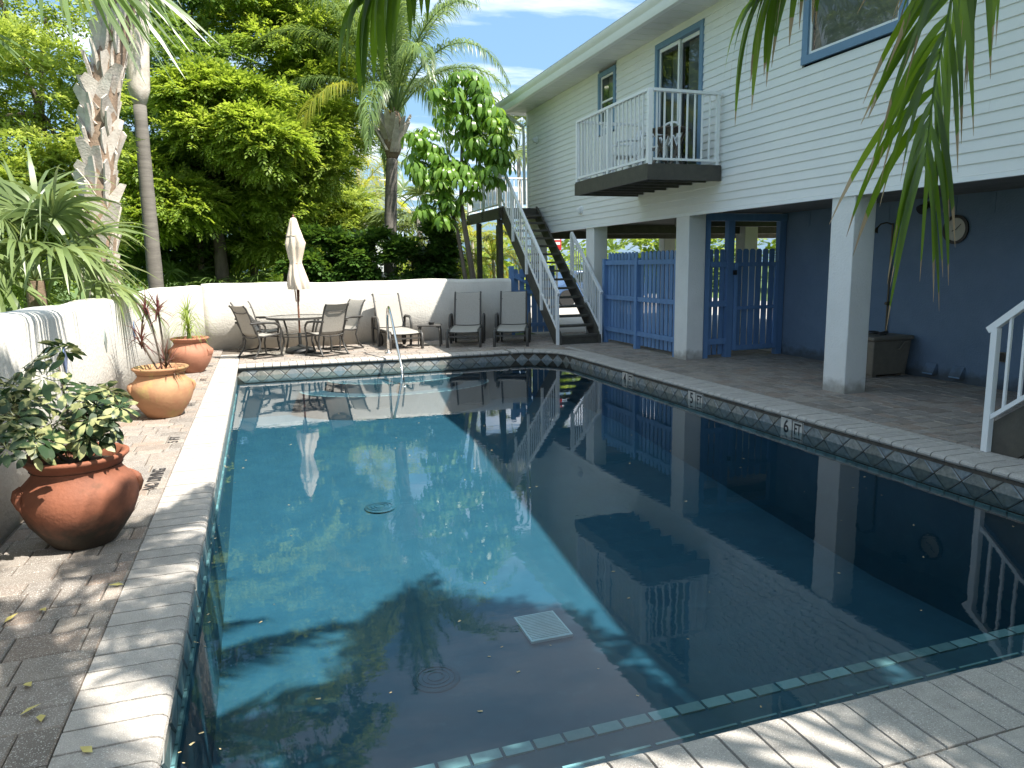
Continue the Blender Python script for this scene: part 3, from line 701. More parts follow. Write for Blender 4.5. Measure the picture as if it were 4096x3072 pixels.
# ---- balcony (part of the house)
BX0, BX1, BY0, BY1, BZ = 5.50, 6.764, 9.86, 12.50, 3.07
bal = part('balcony', G().box(BX0+.05, BX1, BY0+.05, BY1-.05, BZ-.045, BZ-.003), 'brown', house)
part('rim_board', G().box(BX0, BX0+.045, BY0, BY1, BZ-.21, BZ).box(BX0+.0455, BX1, BY0, BY0+.045, BZ-.21, BZ).box(BX0+.0455, BX1, BY1-.045, BY1, BZ-.21, BZ), 'brown', bal)
y = BY0+.40
while y < BY1-.1: part('joist', G().box(BX0+.046, BX1, y, y+.045, BZ-.19, BZ-.046), 'brown', bal); y += .40
part('decking', G().box(BX0+.01, BX1, BY0+.01, BY1-.01, BZ+.0005, BZ+.022), 'brown', bal)
RT = 4.13
def rail_run(par, p0, p1, zt, zb, n, thick=.022, posts=(), ptop=None, pbot=None, bal_m='trim', top_w=.075):
    p0, p1 = np.array(p0), np.array(p1)
    a = tuple(p0)+(0,); 
    part('handrail', G().beam((*p0, zt[0]), (*p1, zt[1]), top_w, .04), bal_m, par)
    part('bottom_rail', G().beam((*p0, zb[0]), (*p1, zb[1]), .035, .035), bal_m, par)
    for i in range(n):
        t = (i+.5)/n; q = p0+(p1-p0)*t; part('baluster', G().box(q[0]-thick/2, q[0]+thick/2, q[1]-thick/2, q[1]+thick/2, zb[0]+(zb[1]-zb[0])*t, zt[0]+(zt[1]-zt[0])*t), bal_m, par)
    for t, w, dn in posts:
        q = p0+(p1-p0)*t; part('post', G().box(q[0]-w/2, q[0]+w/2, q[1]-w/2, q[1]+w/2, zb[0]+(zb[1]-zb[0])*t-dn, zt[0]+(zt[1]-zt[0])*t-.012), bal_m, par)
rail_run(bal, (5.545, BY0+.035), (5.545, BY1-.035), (RT, RT), (BZ+.09, BZ+.09), 20, posts=((0.002, .065, .085), (.52, .06, .085), (.998, .065, .085)))
rail_run(bal, (5.60, BY0+.04), (6.75, BY0+.04), (RT-.002, RT-.002), (BZ+.088, BZ+.088), 9, posts=((.955, .055, .085),))
rail_run(bal, (5.60, BY1-.04), (6.75, BY1-.04), (RT-.002, RT-.002), (BZ+.088, BZ+.088), 9)

# balcony furniture
def plastic_chair(loc, rz, lab):
    a = thing('plastic_chair', lab, 'chair', loc, rz, 'white plastic balcony chairs')
    L = lambda n, g, m='plastic', **k: part(n, g, m, a, world=False, **k)
    L('seat', G().box(-.22, .22, -.22, .21, .40, .425))
    for sx in (-1, 1):
        L('leg', G().beam((sx*.21, -.21, .40), (sx*.25, -.25, 0), .05, .045)); L('leg', G().beam((sx*.20, .20, .40), (sx*.23, .27, 0), .05, .045))
        L('armrest', G().tube([(sx*.23, .22, .66), (sx*.26, .05, .66), (sx*.26, -.18, .63), (sx*.235, -.22, .41)], [.022, .025, .025, .022], 8))
    rim = [(.22*math.cos(t)*(1.05 if t < math.pi/2 or True else 1), .22+.10*max(0, math.sin(t))*.9, .62+.24*math.sin(t)) for t in np.linspace(0, math.pi, 15)]
    rim = [(-.21, .20, .42)]+[(-x, y, z) for x, y, z in rim]+[(.21, .20, .42)]
    b = L('backrest', G().tube(rim, .02, 7))
    g = G()
    for k in range(-5, 6):
        for sgn in (-1, 1):
            pts = []
            for t in np.linspace(0, 1, 7):
                z = .43+.42*t; x = k*.08+sgn*.18*(t-.5)*1.1
                lim = .205 if z < .62 else .215*math.sqrt(max(0, 1-((z-.62)/.235)**2))
                if abs(x) <= lim: pts.append((x, .205+.20*max(0, t-.3)*.62, z))
            if len(pts) > 1: g.tube(pts, .011, 5)
    part('lattice', g, 'plastic', b, world=False)
    return a
plastic_chair((6.42, 11.05, BZ+.022), R(-62), 'white plastic chair with lattice back beside the sliding door')
plastic_chair((6.25, 12.12, BZ+.022), R(-100), 'white plastic chair at the far end of the balcony behind the railing')
a = thing('folding_table', 'weathered round wooden folding table on the balcony', 'table', (6.20, 10.46, BZ+.022), R(25))
for j in range(6):
    x = -.25+j*.10; w = math.sqrt(max(.02, .31**2-x*x)); part('slat', G().box(x-.044, x+.044, -w, w, .58, .60), 'wood', a, world=False)
for s in (-1, 1):
    part('leg', G().beam((-.22, s*.17, 0), (.20, s*.17, .58), .045, .022), 'wood', a, world=False)
    part('leg', G().beam((.22, s*.13, 0), (-.20, s*.13, .58), .045, .022), 'wood', a, world=False)
part('crossbar', G().beam((.1, -.17, .15), (.1, .17, .15), .03, .02), 'wood', a, world=False); part('crossbar', G().beam((-.1, -.17, .50), (-.1, .17, .50), .03, .02), 'wood', a, world=False)

# ---- staircases
def staircase(lab, X0, X1, Y0, sgn, n, run, rise, landing=None, wallrail=None):
    st = thing('outdoor_staircase', lab, 'staircase', ((X0+X1)/2, Y0, 0))
    sl = rise/run; yt = Y0+sgn*run*n; zt = rise*n
    for X in (X0+.025, X1-.025):
        dz = .20; y_end = yt
        poly = [(Y0-sgn*.06, 0), (Y0-sgn*.02, rise+.04), (yt-sgn*.02, zt+.04), (yt-sgn*.001, zt-.30), (Y0+sgn*.26, 0)]
        part('stringer', G().prism(poly, 0, X-.025, X+.025), 'brown', st)
    for i in range(n-1):
        y = Y0+sgn*i*run; z = rise*(i+1); a, b = sorted((y, y+sgn*(run+.03)))
        part('tread', G().box(X0+.0505, X1-.0505, a, b, z-.045, z), 'brown', st)
    part('riser', G().box(X0+.0505, X1-.0505, *sorted((Y0+sgn*.03, Y0+sgn*.05)), .0, rise-.046), 'brown', st)
    rl = X0-.03
    off = 1.0
    def yz(s): return Y0+sgn*s, s*sl+rise
    L = run*n
    for X, s0, s1 in ((X0-.028, 0, L),)+(((X1+.0, *wallrail),) if wallrail else ()):
        r = part('railing', G().beam((X, yz(s0-.06)[0], yz(s0-.06)[1]+.90), (X, yz(s1)[0], yz(s1)[1]+.90), .055, .055), 'trim', st)
        part('bottom_rail', G().beam((X, yz(s0)[0], yz(s0)[1]+.10), (X, yz(s1)[0], yz(s1)[1]+.10), .03, .035), 'trim', r)
        m = int((s1-s0)/.125)
        for i in range(1, m):
            s = s0+(s1-s0)*i/m; y, z = yz(s); part('baluster', G().box(X-.011, X+.011, y-.011, y+.011, z+.10, z+.88), 'trim', r)
        s = s0
        k = max(1, round((s1-s0)/1.0))
        for i in range(k+1):
            s = s0+(s1-s0)*i/k; y, z = yz(s); part('post', G().box(X-.0275, X+.0275, y-.0275, y+.0275, 0.001 if i == 0 and s0 == 0 else z-.28, z+.875), 'trim', r)
    return st
st = staircase('brown open-riser staircase with white railings climbing to the far landing', 5.78, 6.72, 13.95, 1, 16, .228, .190, wallrail=(0, 1.5))
LZ = .19*16
part('landing', G().box(5.75, 6.77, 17.60, 20.6, LZ-.05, LZ-.002).box(5.75, 8.4, 18.9, 20.6, LZ-.0505, LZ-.003), 'brown', st)
part('landing_beam', G().box(5.72, 5.77, 17.55, 20.6, LZ-.27, LZ+.004).box(5.771, 6.77, 17.55, 17.60, LZ-.27, LZ-.051), 'brown', st)
for x, y in ((5.78, 17.75), (5.78, 19.6), (6.6, 20.4)): part('support_post', G().box(x-.06, x+.06, y-.06, y+.06, 0, LZ-.271), 'brown', st)
r = part('landing_railing', G().beam((5.75, 17.6, LZ+1.06), (5.75, 20.55, LZ+1.06), .06, .04), 'trim', st)
part('bottom_rail', G().beam((5.75, 17.6, LZ+.08), (5.75, 20.55, LZ+.08), .03, .035), 'trim', r)
for i in range(24): y = 17.66+i*.122; part('baluster', G().box(5.739, 5.761, y-.011, y+.011, LZ+.08, LZ+1.05), 'trim', r)
for y in (17.62, 19.05, 20.5): part('post', G().box(5.72, 5.78, y-.03, y+.03, LZ-.2, LZ+1.05), 'trim', r)
r = part('landing_railing', G().beam((5.8, 20.52, LZ+1.06), (8.4, 20.52, LZ+1.06), .06, .04), 'trim', st)
part('bottom_rail', G().beam((5.8, 20.52, LZ+.08), (8.4, 20.52, LZ+.08), .03, .035), 'trim', r)
for i in range(20): x = 5.85+i*.128; part('baluster', G().box(x-.012, x+.012, 20.508, 20.532, LZ+.08, LZ+1.05), 'trim', r)
staircase('brown staircase with white railing rising from the pool corner beside the coping', 5.86, 6.74, 4.50, -1, 16, .235, .187)

# ---- blue picket fence, gate and side gate
def picket(x, y, ax, z0, z1, w=.09, t=.018):
    e = w*.28
    poly = [(-w/2, z0), (w/2, z0), (w/2, z1-e), (w/2-e, z1), (-w/2+e, z1), (-w/2, z1-e)]
    g = G()
    if ax == 'y': g.prism([(y+a, z) for a, z in poly], 0, x-t/2, x+t/2)
    else: g.prism([(x+a, z) for a, z in poly], 1, y-t/2, y+t/2)
    return g
f = thing('picket_fence', 'blue picket fence standing between the stair foot and the white column', 'fence', (6.9, 12.7, 0))
for y in (14.05, 12.66, 11.22): part('post', G().box(6.83, 6.93, y-.05, y+.05, -.01, 1.74), 'blue_wood', f)
for z in (.30, .96, 1.66):
    for a, b in ((11.27, 12.61), (12.71, 14.0)): part('rail', G().box(6.855, 6.895, a-.0, b+.0, z-.045, z+.045), 'blue_wood', f)
for a, b in ((11.27, 12.61), (12.71, 14.0)):
    n = 9
    for i in range(n): part('picket', picket(6.92, a+(i+.5)*(b-a)/n, 'y', .07, 1.86, .108), 'blue_wood', f)
gt = thing('gate', 'tall blue framed gate with pickets between the white column and the blue wall', 'gate', (7.95, 10.86, 0))
for x in (7.185, 7.665, 8.72): part('frame_post', G().box(x-.062, x+.062, 10.81, 10.92, -.01, 2.325), 'blue_wood', gt)
part('frame_header', G().box(7.125, 8.79, 10.80, 10.93, 2.326, 2.448), 'blue_wood', gt)
for z in (.28, .93, 1.60): part('rail', G().box(7.248, 7.602, 10.83, 10.87, z-.05, z+.05), 'blue_wood', gt)
for i in range(3): part('picket', picket(7.31+i*.115, 10.885, 'x', .05, 1.86, .085), 'blue_wood', gt)
lf = part('gate_leaf', G().box(7.745, 7.81, 10.80, 10.84, .12, 1.63).box(8.585, 8.65, 10.80, 10.84, .12, 1.63).box(7.8105, 8.5845, 10.80, 10.84, 1.56, 1.63).box(7.8105, 8.5845, 10.80, 10.84, .12, .20).box(7.8105, 8.5845, 10.80, 10.84, .82, .88), 'blue_wood', gt)
for i in range(6): part('picket', picket(7.86+i*.135, 10.855, 'x', .10, 1.86, .108), 'blue_wood', lf)
part('latch', G().box(7.70, 7.77, 10.775, 10.80, 1.42, 1.50), 'black', lf)
f2 = thing('side_gate', 'open blue wooden side gate with diagonal brace at the end of the stucco wall', 'gate', (5.7, 16.1, 0))
for x in (5.50, 6.50): part('gate_post', G().box(x-.05, x+.05, 16.05, 16.15, -.01, 1.62), 'blue_wood', f2)
for z in (.26, 1.02, 1.40): part('rail', G().box(5.551, 6.449, 16.07, 16.105, z-.045, z+.045), 'blue_wood', f2)
part('brace', G().beam((5.56, 16.06, 1.38), (6.42, 16.06, .98), .07, .02, (0, 1, 0)), 'blue_wood', f2)
for i in range(6): part('picket', picket(5.61+i*.15, 16.12, 'x', .08, 1.55 if i < 4 else 1.5, .118), 'blue_wood', f2)
# ---- wall fittings under the house
sh = thing('outdoor_shower', 'bronze shower head on a wall pipe fixed to the blue wall', 'shower', (8.78, 8.5, 0))
part('riser_pipe', G().tube([(8.77, 8.50, .55), (8.77, 8.50, 2.16)], .014, 8), 'bronze', sh)
part('arm', G().tube([(8.77, 8.50, 2.14), (8.68, 8.52, 2.17), (8.60, 8.55, 2.15), (8.55, 8.57, 2.09)], .011, 8), 'bronze', sh)
part('shower_head', G().tube([(8.555, 8.567, 2.10), (8.54, 8.575, 2.06), (8.53, 8.58, 2.03)], [.015, .03, .04], 12), 'bronze', sh)
part('valve', G().tube([(8.80, 8.50, 1.0), (8.73, 8.50, 1.0)], [.03, .022], 10), 'bronze', sh)
def disc_x(x, y, z, r, t, n=32):
    g = G().lathe([(r, 0), (r, t)], n); v = g.v[0]; g.v[0] = np.c_[x-v[:, 2], y+v[:, 0], z+v[:, 1]]; return g
ck = thing('wall_clock', 'round dark-rimmed clock hanging on the blue wall', 'clock', (8.79, 7.47, 2.02))
g = G().lathe([(.15, 0), (.185, 0), (.19, .03), (.155, .035), (.15, .02)], 36, close=False); v = g.v[0]; g.v[0] = np.c_[8.795-v[:, 2], 7.47+v[:, 0], 2.02+v[:, 1]]
part('rim', g, 'black', ck); part('dial', disc_x(8.797, 7.47, 2.02, .158, .012), 'face', ck)
part('hand', G().beam((8.782, 7.47, 2.02), (8.782, 7.40, 2.09), .01, .003, (1, 0, 0)), 'black', ck); part('hand', G().beam((8.781, 7.47, 2.02), (8.781, 7.53, 2.0), .012, .003, (1, 0, 0)), 'black', ck)
for y, lab in ((7.68, 'small blue vent hood low on the wall next to the hose box'), (7.26, 'small blue vent hood low on the wall toward the near staircase')):
    o = part('vent_hood', G().prism([(8.80, .21), (8.80, .06), (8.71, .06), (8.71, .085), (8.775, .21)], 1, y-.085, y+.085), 'blue_stucco')
    v = thing('vent_hood', lab, 'vent', (8.79, y, .06), group='vent hoods on the blue wall'); o.name = 'hood'; o.parent = v; o.matrix_parent_inverse = v.matrix_basis.inverted()
    part('flap', G().box(8.705, 8.7095, y-.08, y+.08, .062, .08), 'blue_trim', v)
ol = thing('wall_outlet', 'small grey electrical outlet box on the blue wall behind the near railing', 'outlet', (8.79, 6.65, .41))
part('box', G().box(8.76, 8.80, 6.61, 6.69, .35, .47), 'grey_plastic', ol); part('cover', G().box(8.752, 8.7595, 6.617, 6.683, .357, .463), 'black', ol)
fl = thing('floodlight', 'small dark floodlight under the ceiling of the blue wall', 'floodlight', (8.7, 7.9, 2.4))
part('bracket', G().box(8.76, 8.792, 7.86, 7.94, 2.33, 2.42), 'black', fl); part('lamp_head', G().tube([(8.76, 7.9, 2.37), (8.68, 7.9, 2.34), (8.62, 7.9, 2.30)], [.03, .05, .07], 12), 'black', fl)
# hose box
hb = thing('hose_box', 'taupe plastic hose reel box standing against the blue wall', 'hose box', (8.4, 8.25, 0))
bevel(part('body', G().add([(8.06, 8.0, .03), (8.66, 8.0, .03), (8.66, 8.5, .03), (8.06, 8.5, .03), (8.02, 7.96, .52), (8.70, 7.96, .52), (8.70, 8.54, .52), (8.02, 8.54, .52)], [(3, 2, 1, 0), (4, 5, 6, 7), (0, 1, 5, 4), (1, 2, 6, 5), (2, 3, 7, 6), (3, 0, 4, 7)]), 'grey_plastic', hb), .015)
bevel(part('lid', G().box(7.99, 8.72, 7.93, 8.56, .521, .58), 'grey_plastic', hb), .02)
part('hand_slot', G().box(8.022, 8.034, 8.12, 8.30, .385, .45), 'black', hb)
part('crank', G().tube([(8.45, 7.965, .40), (8.45, 7.92, .40), (8.53, 7.92, .50), (8.53, 7.87, .50)], .011, 6), 'grey_plastic', hb)
for x in (8.07, 8.60): part('foot', G().box(x, x+.07, 8.01, 8.49, 0, .031), 'grey_plastic', hb)
hn = thing('spray_nozzle', 'green garden spray nozzle lying on top of the hose box', 'nozzle', (8.4, 8.2, .58))
part('grip', G().tube([(8.32, 8.18, .60), (8.42, 8.2, .605), (8.50, 8.22, .61)], [.018, .022, .028], 8), 'ink', hn); part('trigger', G().tube([(8.30, 8.15, .592), (8.36, 8.10, .595), (8.40, 8.13, .60)], .011, 6), 'ink', hn)
part('hose_tail', G().tube([(8.30+.07*math.cos(t), 8.26+.05*math.sin(t), .592+.004*t) for t in np.linspace(0, 9, 24)], .011, 6), 'ink', hn)

# ================================================================== PATIO FURNITURE
def sling_strip(g, path, w, n=2):
    # path in (y,z) ; strip across x
    k = len(path); V = []
    for y, z in path:
        for j in range(n+1):
            t = j/n*2-1; V.append((t*w/2, y, z-.012*(1-t*t)))
    F = [(i*(n+1)+j, i*(n+1)+j+1, (i+1)*(n+1)+j+1, (i+1)*(n+1)+j) for i in range(k-1) for j in range(n)]
    V2 = [(x, y, z-.004) for x, y, z in V]; o = len(V)
    F2 = [tuple(q+o for q in f[::-1]) for f in F]
    g.add(V+V2, F+F2); return g
def patio_chair(loc, rz, lab):
    # faces +y locally
    a = thing('patio_chair', lab, 'chair', loc, rz, 'sling chairs round the patio table')
    L = lambda n, g, m='frame', **k: part(n, g, m, a, world=False, **k)
    prof = [(.27, .40), (.24, .43), (.10, .415), (-.10, .395), (-.20, .41), (-.25, .47), (-.30, .62), (-.36, .80), (-.42, .93), (-.47, .985)]
    pr = [tuple(p) for p in prof]
    L('seat_sling', sling_strip(G(), pr[:6], .47, 4), 'sling', smooth=True); L('back_sling', sling_strip(G(), pr[5:], .47, 4), 'sling', smooth=True)
    for s in (-1, 1):
        L('side_rail', G().tube([(s*.245, y, z) for y, z in prof], .017, 8))
        L('front_leg', G().tube([(s*.27, -.22, .645), (s*.275, .02, .655), (s*.275, .18, .62), (s*.27, .26, .53), (s*.265, .25, .38), (s*.27, .22, .22), (s*.28, .25, .015)], .018, 8))
        L('rear_leg', G().tube([(s*.255, -.33, .66), (s*.258, -.24, .48), (s*.262, -.18, .30), (s*.27, -.22, .15), (s*.28, -.33, .015)], .018, 8))
        L('armrest', G().tube([(s*.262, -.36, .655), (s*.275, -.1, .66), (s*.28, .15, .635), (s*.276, .235, .57)], .021, 8))
        L('runner', G().beam((s*.28, -.35, .012), (s*.28, .27, .012), .03, .022))
    L('stretcher', G().tube([(-.26, .235, .37), (.26, .235, .37)], .012, 7)); L('stretcher', G().tube([(-.245, -.23, .40), (-.1, -.23, .37), (.1, -.23, .37), (.245, -.23, .40)], .012, 7))
    L('back_brace', G().tube([(-.245, -.39, .87), (-.12, -.40, .835), (.12, -.40, .835), (.245, -.39, .87)], .008, 6))
    L('floor_bar', G().beam((-.28, -.30, .013), (.28, -.30, .013), .03, .02)); L('floor_bar', G().beam((-.28, .22, .013), (.28, .22, .013), .03, .02))
    return a
TC = (.70, 15.05)
def aim(x, y): return math.atan2(TC[1]-y, TC[0]-x)-math.pi/2
ch = patio_chair((-.02, 14.62, .001), aim(-.02, 14.62), 'sling patio chair left of the umbrella with its back to the grassy pot')
copy_tree(ch, None, (1.14, 14.42, .001), aim(1.14, 14.42)-.12, 'sling patio chair with its back to the pool beside the handrail')
copy_tree(ch, None, (1.52, 15.30, .001), aim(1.52, 15.30)+.25, 'sling patio chair beside the first lounger facing the table')
copy_tree(ch, None, (-.05, 15.72, .001), aim(-.05, 15.72), 'sling patio chair between the table and the stucco wall')
t = thing('patio_table', 'round glass-topped patio table with charcoal frame', 'table', (TC[0], TC[1], 0))
g = G().lathe([(.60, .672), (.615, .675), (.615, .715), (.60, .718), (.585, .712), (.585, .675)], 48, close=False); part('rim', g.add([], []), 'frame', t, world=False, smooth=False)
part('glass', G().lathe([(.586, .711), (.03, .711)], 48, close=False), 'glass_top', t, world=False)
for i in range(4):
    a = i*math.pi/2+.6; c, s = math.cos(a), math.sin(a)
    part('leg', G().tube([(c*.50, s*.50, .68), (c*.40, s*.40, .42), (c*.37, s*.37, .25), (c*.46, s*.46, 0)], .02, 8), 'frame', t, world=False)
part('ring', G().tube([(.385*math.cos(q), .385*math.sin(q), .34) for q in np.linspace(0, 2*math.pi, 33)], .011, 6), 'frame', t, world=False)
for i in range(2):
    a = i*math.pi/2+.6; c, s = math.cos(a), math.sin(a); part('cross_brace', G().beam((-c*.59, -s*.59, .685-.012*i), (c*.59, s*.59, .685-.012*i), .035, .01), 'frame', t, world=False)
# umbrella (closed)
u = thing('patio_umbrella', 'closed beige canvas umbrella standing through the patio table', 'umbrella', (TC[0], TC[1], 0))
lean = np.array((.012, 0))
part('pole', G().tube([(0, 0, .05), (.02, 0, 2.55)], .019, 10), 'polewood', u, world=False)
def folded(levels, n=64, seed=3, folds=8):
    V = []; rr = np.random.default_rng(seed); ph = rr.uniform(0, 6.28)
    for r, z, amp, off in levels:
        for j in range(n):
            t = 2*math.pi*j/n; f = math.sin(folds*t+ph+z*2.2)*amp+math.sin(3*t+z*5)*amp*.5
            r_ = r*1.18; V.append(((r_+f)*math.cos(t)+off+.012*z/2.5, (r_+f)*math.sin(t)*1.0, z))
    k = len(levels); F = [(i*n+j, i*n+(j+1) % n, (i+1)*n+(j+1) % n, (i+1)*n+j) for i in range(k-1) for j in range(n)]
    return G().add(V, F)
part('canopy', folded([(.15, 1.24, .035, .05), (.165, 1.34, .03, .03), (.14, 1.50, .022, .01), (.105, 1.68, .012, 0), (.092, 1.76, .008, 0), (.11, 1.86, .014, .0), (.135, 2.02, .018, .01), (.155, 2.13, .02, .02), (.12, 2.27, .015, .01), (.085, 2.38, .008, 0), (.05, 2.5, .004, 0)]), 'canvas', u, world=False, smooth=True)
part('top_flap', folded([(.128, 2.265, .012, .005), (.115, 2.32, .009, .005), (.09, 2.42, .006, 0), (.066, 2.53, .004, 0), (.045, 2.60, .002, 0), (.012, 2.615, 0, 0)], seed=9), 'canvas', u, world=False, smooth=True)
part('finial', G().lathe([(.012, 2.60), (.022, 2.63), (.018, 2.655), (.004, 2.67)], 12, (.015, 0, 0)), 'polewood', u, world=False)
part('tie_cord', G().tube([(.104*math.cos(q)+.01, .104*math.sin(q), 1.745+.01*math.sin(q)) for q in np.linspace(0, 2*math.pi, 25)], .006, 6), 'red', u, world=False)
part('tie_cord', G().tube([(.11, -.03, 1.745), (.15, -.04, 1.64), (.17, -.05, 1.53), (.165, -.05, 1.44)], .007, 6), 'red', u, world=False)
for i in range(8):
    q = i*math.pi/4; part('rib', G().tube([(.03*math.cos(q), .03*math.sin(q), 1.0), (.05*math.cos(q), .05*math.sin(q), 1.3)], .006, 5), 'polewood', u, world=False)
ub = thing('parasol_stand', 'black weighted parasol stand on the pavers under the table', 'parasol stand', (TC[0], TC[1], 0))
part('weight', G().lathe([(.29, 0), (.30, .03), (.27, .08), (.17, .115), (.06, .135), (.045, .16)], 32), 'black', ub, world=False, smooth=True)
part('collar', G().lathe([(.032, .15), (.032, .38), (.024, .39)], 16), 'black', ub, world=False)

def lounger(loc, rz, lab):
    # head toward +y, foot toward -y; origin at the middle of the foot end
    a = thing('sun_lounger', lab, 'sun lounger', loc, rz, 'sling sun loungers along the wall')
    L = lambda n, g, m='frame', **k: part(n, g, m, a, world=False, **k)
    L('seat_sling', sling_strip(G(), [(-.02, .32), (.03, .355), (.3, .36), (.7, .365), (1.02, .37)], .56, 4), 'sling', smooth=True)
    back = [(1.02, .39), (1.10, .55), (1.22, .80), (1.33, 1.02), (1.38, 1.07), (1.43, 1.055)]
    L('back_sling', sling_strip(G(), back, .54, 4), 'sling', smooth=True)
    for s in (-1, 1):
        L('seat_rail', G().tube([(s*.295, -.02, .30), (s*.295, .03, .345), (s*.295, .5, .35), (s*.295, 1.5, .345)], .024, 8))
        L('back_rail', G().tube([(s*.28, y, z) for y, z in back], .019, 8))
        L('foot_leg', G().tube([(s*.33, .16, .34), (s*.335, .02, .34), (s*.335, -.05, .29), (s*.335, -.065, .15), (s*.335, -.05, 0)], .031, 8))
        L('arm_leg', G().tube([(s*.345, .78, .0), (s*.35, .74, .22), (s*.355, .72, .40), (s*.355, .76, .56), (s*.355, .84, .60), (s*.355, 1.12, .60), (s*.355, 1.2, .56), (s*.352, 1.22, .40), (s*.345, 1.24, 0)], .029, 8))
        L('wheel', (lambda g: (g.v.__setitem__(0, np.c_[s*.25+g.v[0][:, 2]-.015, .95+g.v[0][:, 0], .13+g.v[0][:, 1]]), g)[1])(G().lathe([(.13, 0), (.13, .03)], 24)), 'black')
        L('back_strut', G().tube([(s*.25, 1.28, .92), (s*.25, 1.45, .36)], .010, 6))
    for y, z in ((-.04, .22), (.02, .30), (.72, .30), (1.46, .33)): L('crossbar', G().beam((-.32, y, z), (.32, y, z), .035, .03))
    L('back_top_bar', G().tube([(-.28, 1.43, 1.05), (.28, 1.43, 1.05)], .013, 7))
    return a
lo = lounger((2.72, 14.62, .001), R(6), 'sling sun lounger with sunlit back next to the patio chairs')
copy_tree(lo, None, (3.88, 14.42, .001), R(-20), 'shaded sling sun lounger standing right of the small side table')
copy_tree(lo, None, (4.80, 14.14, .001), R(-22), 'shaded sling sun lounger nearest the staircase and blue gate')
s_ = thing('side_table', 'small charcoal side table between two loungers', 'table', (3.32, 15.05, 0), R(-18))
bevel(part('top', G().box(-.24, .24, -.22, .22, .415, .445), 'frame', s_, world=False), .008)
for x in (-1, 1):
    for y in (-1, 1): part('leg', G().tube([(x*.15, y*.19, .415), (x*.20, y*.19, .40), (x*.215, y*.19, .33), (x*.225, y*.20, 0)], .017, 7), 'frame', s_, world=False)
as_ = thing('ashtray', 'small dark ashtray on the charcoal side table', 'ashtray', (3.34, 14.98, .446))
part('bowl', G().lathe([(.05, 0), (.065, .045), (.055, .045), (.042, .012)], 20), 'black', as_, world=False)
for i in range(3): part('rest_notch', G().beam((.055*math.cos(i*2.1), .055*math.sin(i*2.1), .047), (.07*math.cos(i*2.1), .07*math.sin(i*2.1), .05), .015, .012), 'black', as_, world=False)
# pool handrail
hr = thing('pool_handrail', 'polished steel handrail bent down into the pool at the entry steps', 'handrail', (2.29, 13.9, 0))
hp = [(2.29, 14.13, -.01), (2.29, 14.13, .55), (2.29, 14.12, .80), (2.29, 14.05, .885), (2.29, 13.92, .895), (2.285, 13.80, .86), (2.28, 13.62, .74), (2.27, 13.2, .42), (2.26, 12.62, -.08), (2.26, 12.45, -.40)]
hp = [tuple(p) for p in np.concatenate([bez([hp[0], hp[1], hp[1]], 4)[:-1], bez([hp[1], hp[2], hp[3], hp[4]], 8)[:-1], bez([hp[4], hp[5], hp[6]], 8)[:-1], np.array([hp[6], hp[7], hp[8], hp[9]])])]
part('rail', G().tube(hp, .024, 14), 'steel', hr, smooth=True)
part('escutcheon', G().lathe([(.065, 0), (.06, .018), (.028, .024)], 20, (2.29, 14.13, .002)), 'steel', hr); part('escutcheon', G().lathe([(.06, 0), (.055, .015), (.028, .02)], 20, (2.26, 12.45, -.40)), 'steel', hr)
# drains and grate on the pool floor
gr = thing('drain_grate', 'white rectangular grate lying on the pool floor', 'grate', (2.06, 5.36, zf(5.36)), 0)
g = G(); 
for q in ((-.18, .18, -.22, -.205), (-.18, .18, .205, .22), (-.18, -.165, -.2045, .2045), (.165, .18, -.2045, .2045)): g.box(*q, .01, .03)
part('frame', g, 'grate', gr, world=False)
for i in range(16): part('bar', G().box(-.164, .164, -.195+i*.0255, -.195+i*.0255+.013, .012, .026), 'grate', gr, world=False)
gr.rotation_euler = (0, 0, 0)
for (x, y), lab in (((1.16, 8.25), 'round ridged drain cover on the pool floor toward the shallow end'), ((1.05, 4.95), 'round ridged drain cover on the pool floor at the deep end')):
    dr = thing('drain_cover', lab, 'drain', (x, y, zf(y)+.004), group='round drain covers')
    part('disc', G().lathe([(.18, 0), (.175, .008), (.10, .014), (.02, .016)], 28), 'plaster', dr, world=False)
    for r in (.06, .10, .14): part('ridge', G().tube([(r*math.cos(q), r*math.sin(q), .019-.05*max(0, r-.06)) for q in np.linspace(0, 2*math.pi, 21)], .004, 5), 'plaster', dr, world=False)

# ================================================================== POTS
def pot(loc, s, m, lab, rz):
    a = thing('terracotta_pot', lab, 'plant pot', loc, rz, 'terracotta pots along the wall')
    prof = [(.0, 0), (.17, 0), (.185, .012), (.235, .08), (.295, .17), (.328, .26), (.335, .33), (.318, .395), (.275, .44), (.25, .47), (.252, .50), (.275, .535), (.298, .555), (.30, .572), (.285, .58), (.262, .572), (.235, .52), (.225, .48)]
    prof = [(r*s, z*s) for r, z in prof]
    b = part('bowl', G().lathe(prof[1:], 56, close=False).lathe([(prof[1][0], 0), (.001, 0)], 56, close=False), m, a, world=False, smooth=True)
    part('soil', G().lathe([(.26*s, .50*s), (.12*s, .515*s), (.001, .52*s)], 32, close=False), 'soil', a, world=False)
    for side in (math.pi, 0):   # moulded finger lugs
        for k in range(4):
            q = side+(k-1.5)*.14
            part('lug', G().tube([(rr*s*math.cos(q), rr*s*math.sin(q), zz*s) for rr, zz in ((.30, .25), (.33, .30), (.343, .345), (.336, .375), (.308, .40))], [.010*s, .017*s, .021*s, .02*s, .012*s], 8), m, b, world=False, smooth=True)
    return a
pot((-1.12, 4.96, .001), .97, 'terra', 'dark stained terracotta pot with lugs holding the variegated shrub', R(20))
pot((-1.12, 9.10, .001), .99, 'terra2', 'yellow-mossed terracotta pot holding the spiky dracaena', R(10))
pot((-1.12, 12.92, .001), .98, 'terra3', 'plain orange terracotta pot holding the grassy ponytail plant', R(160))

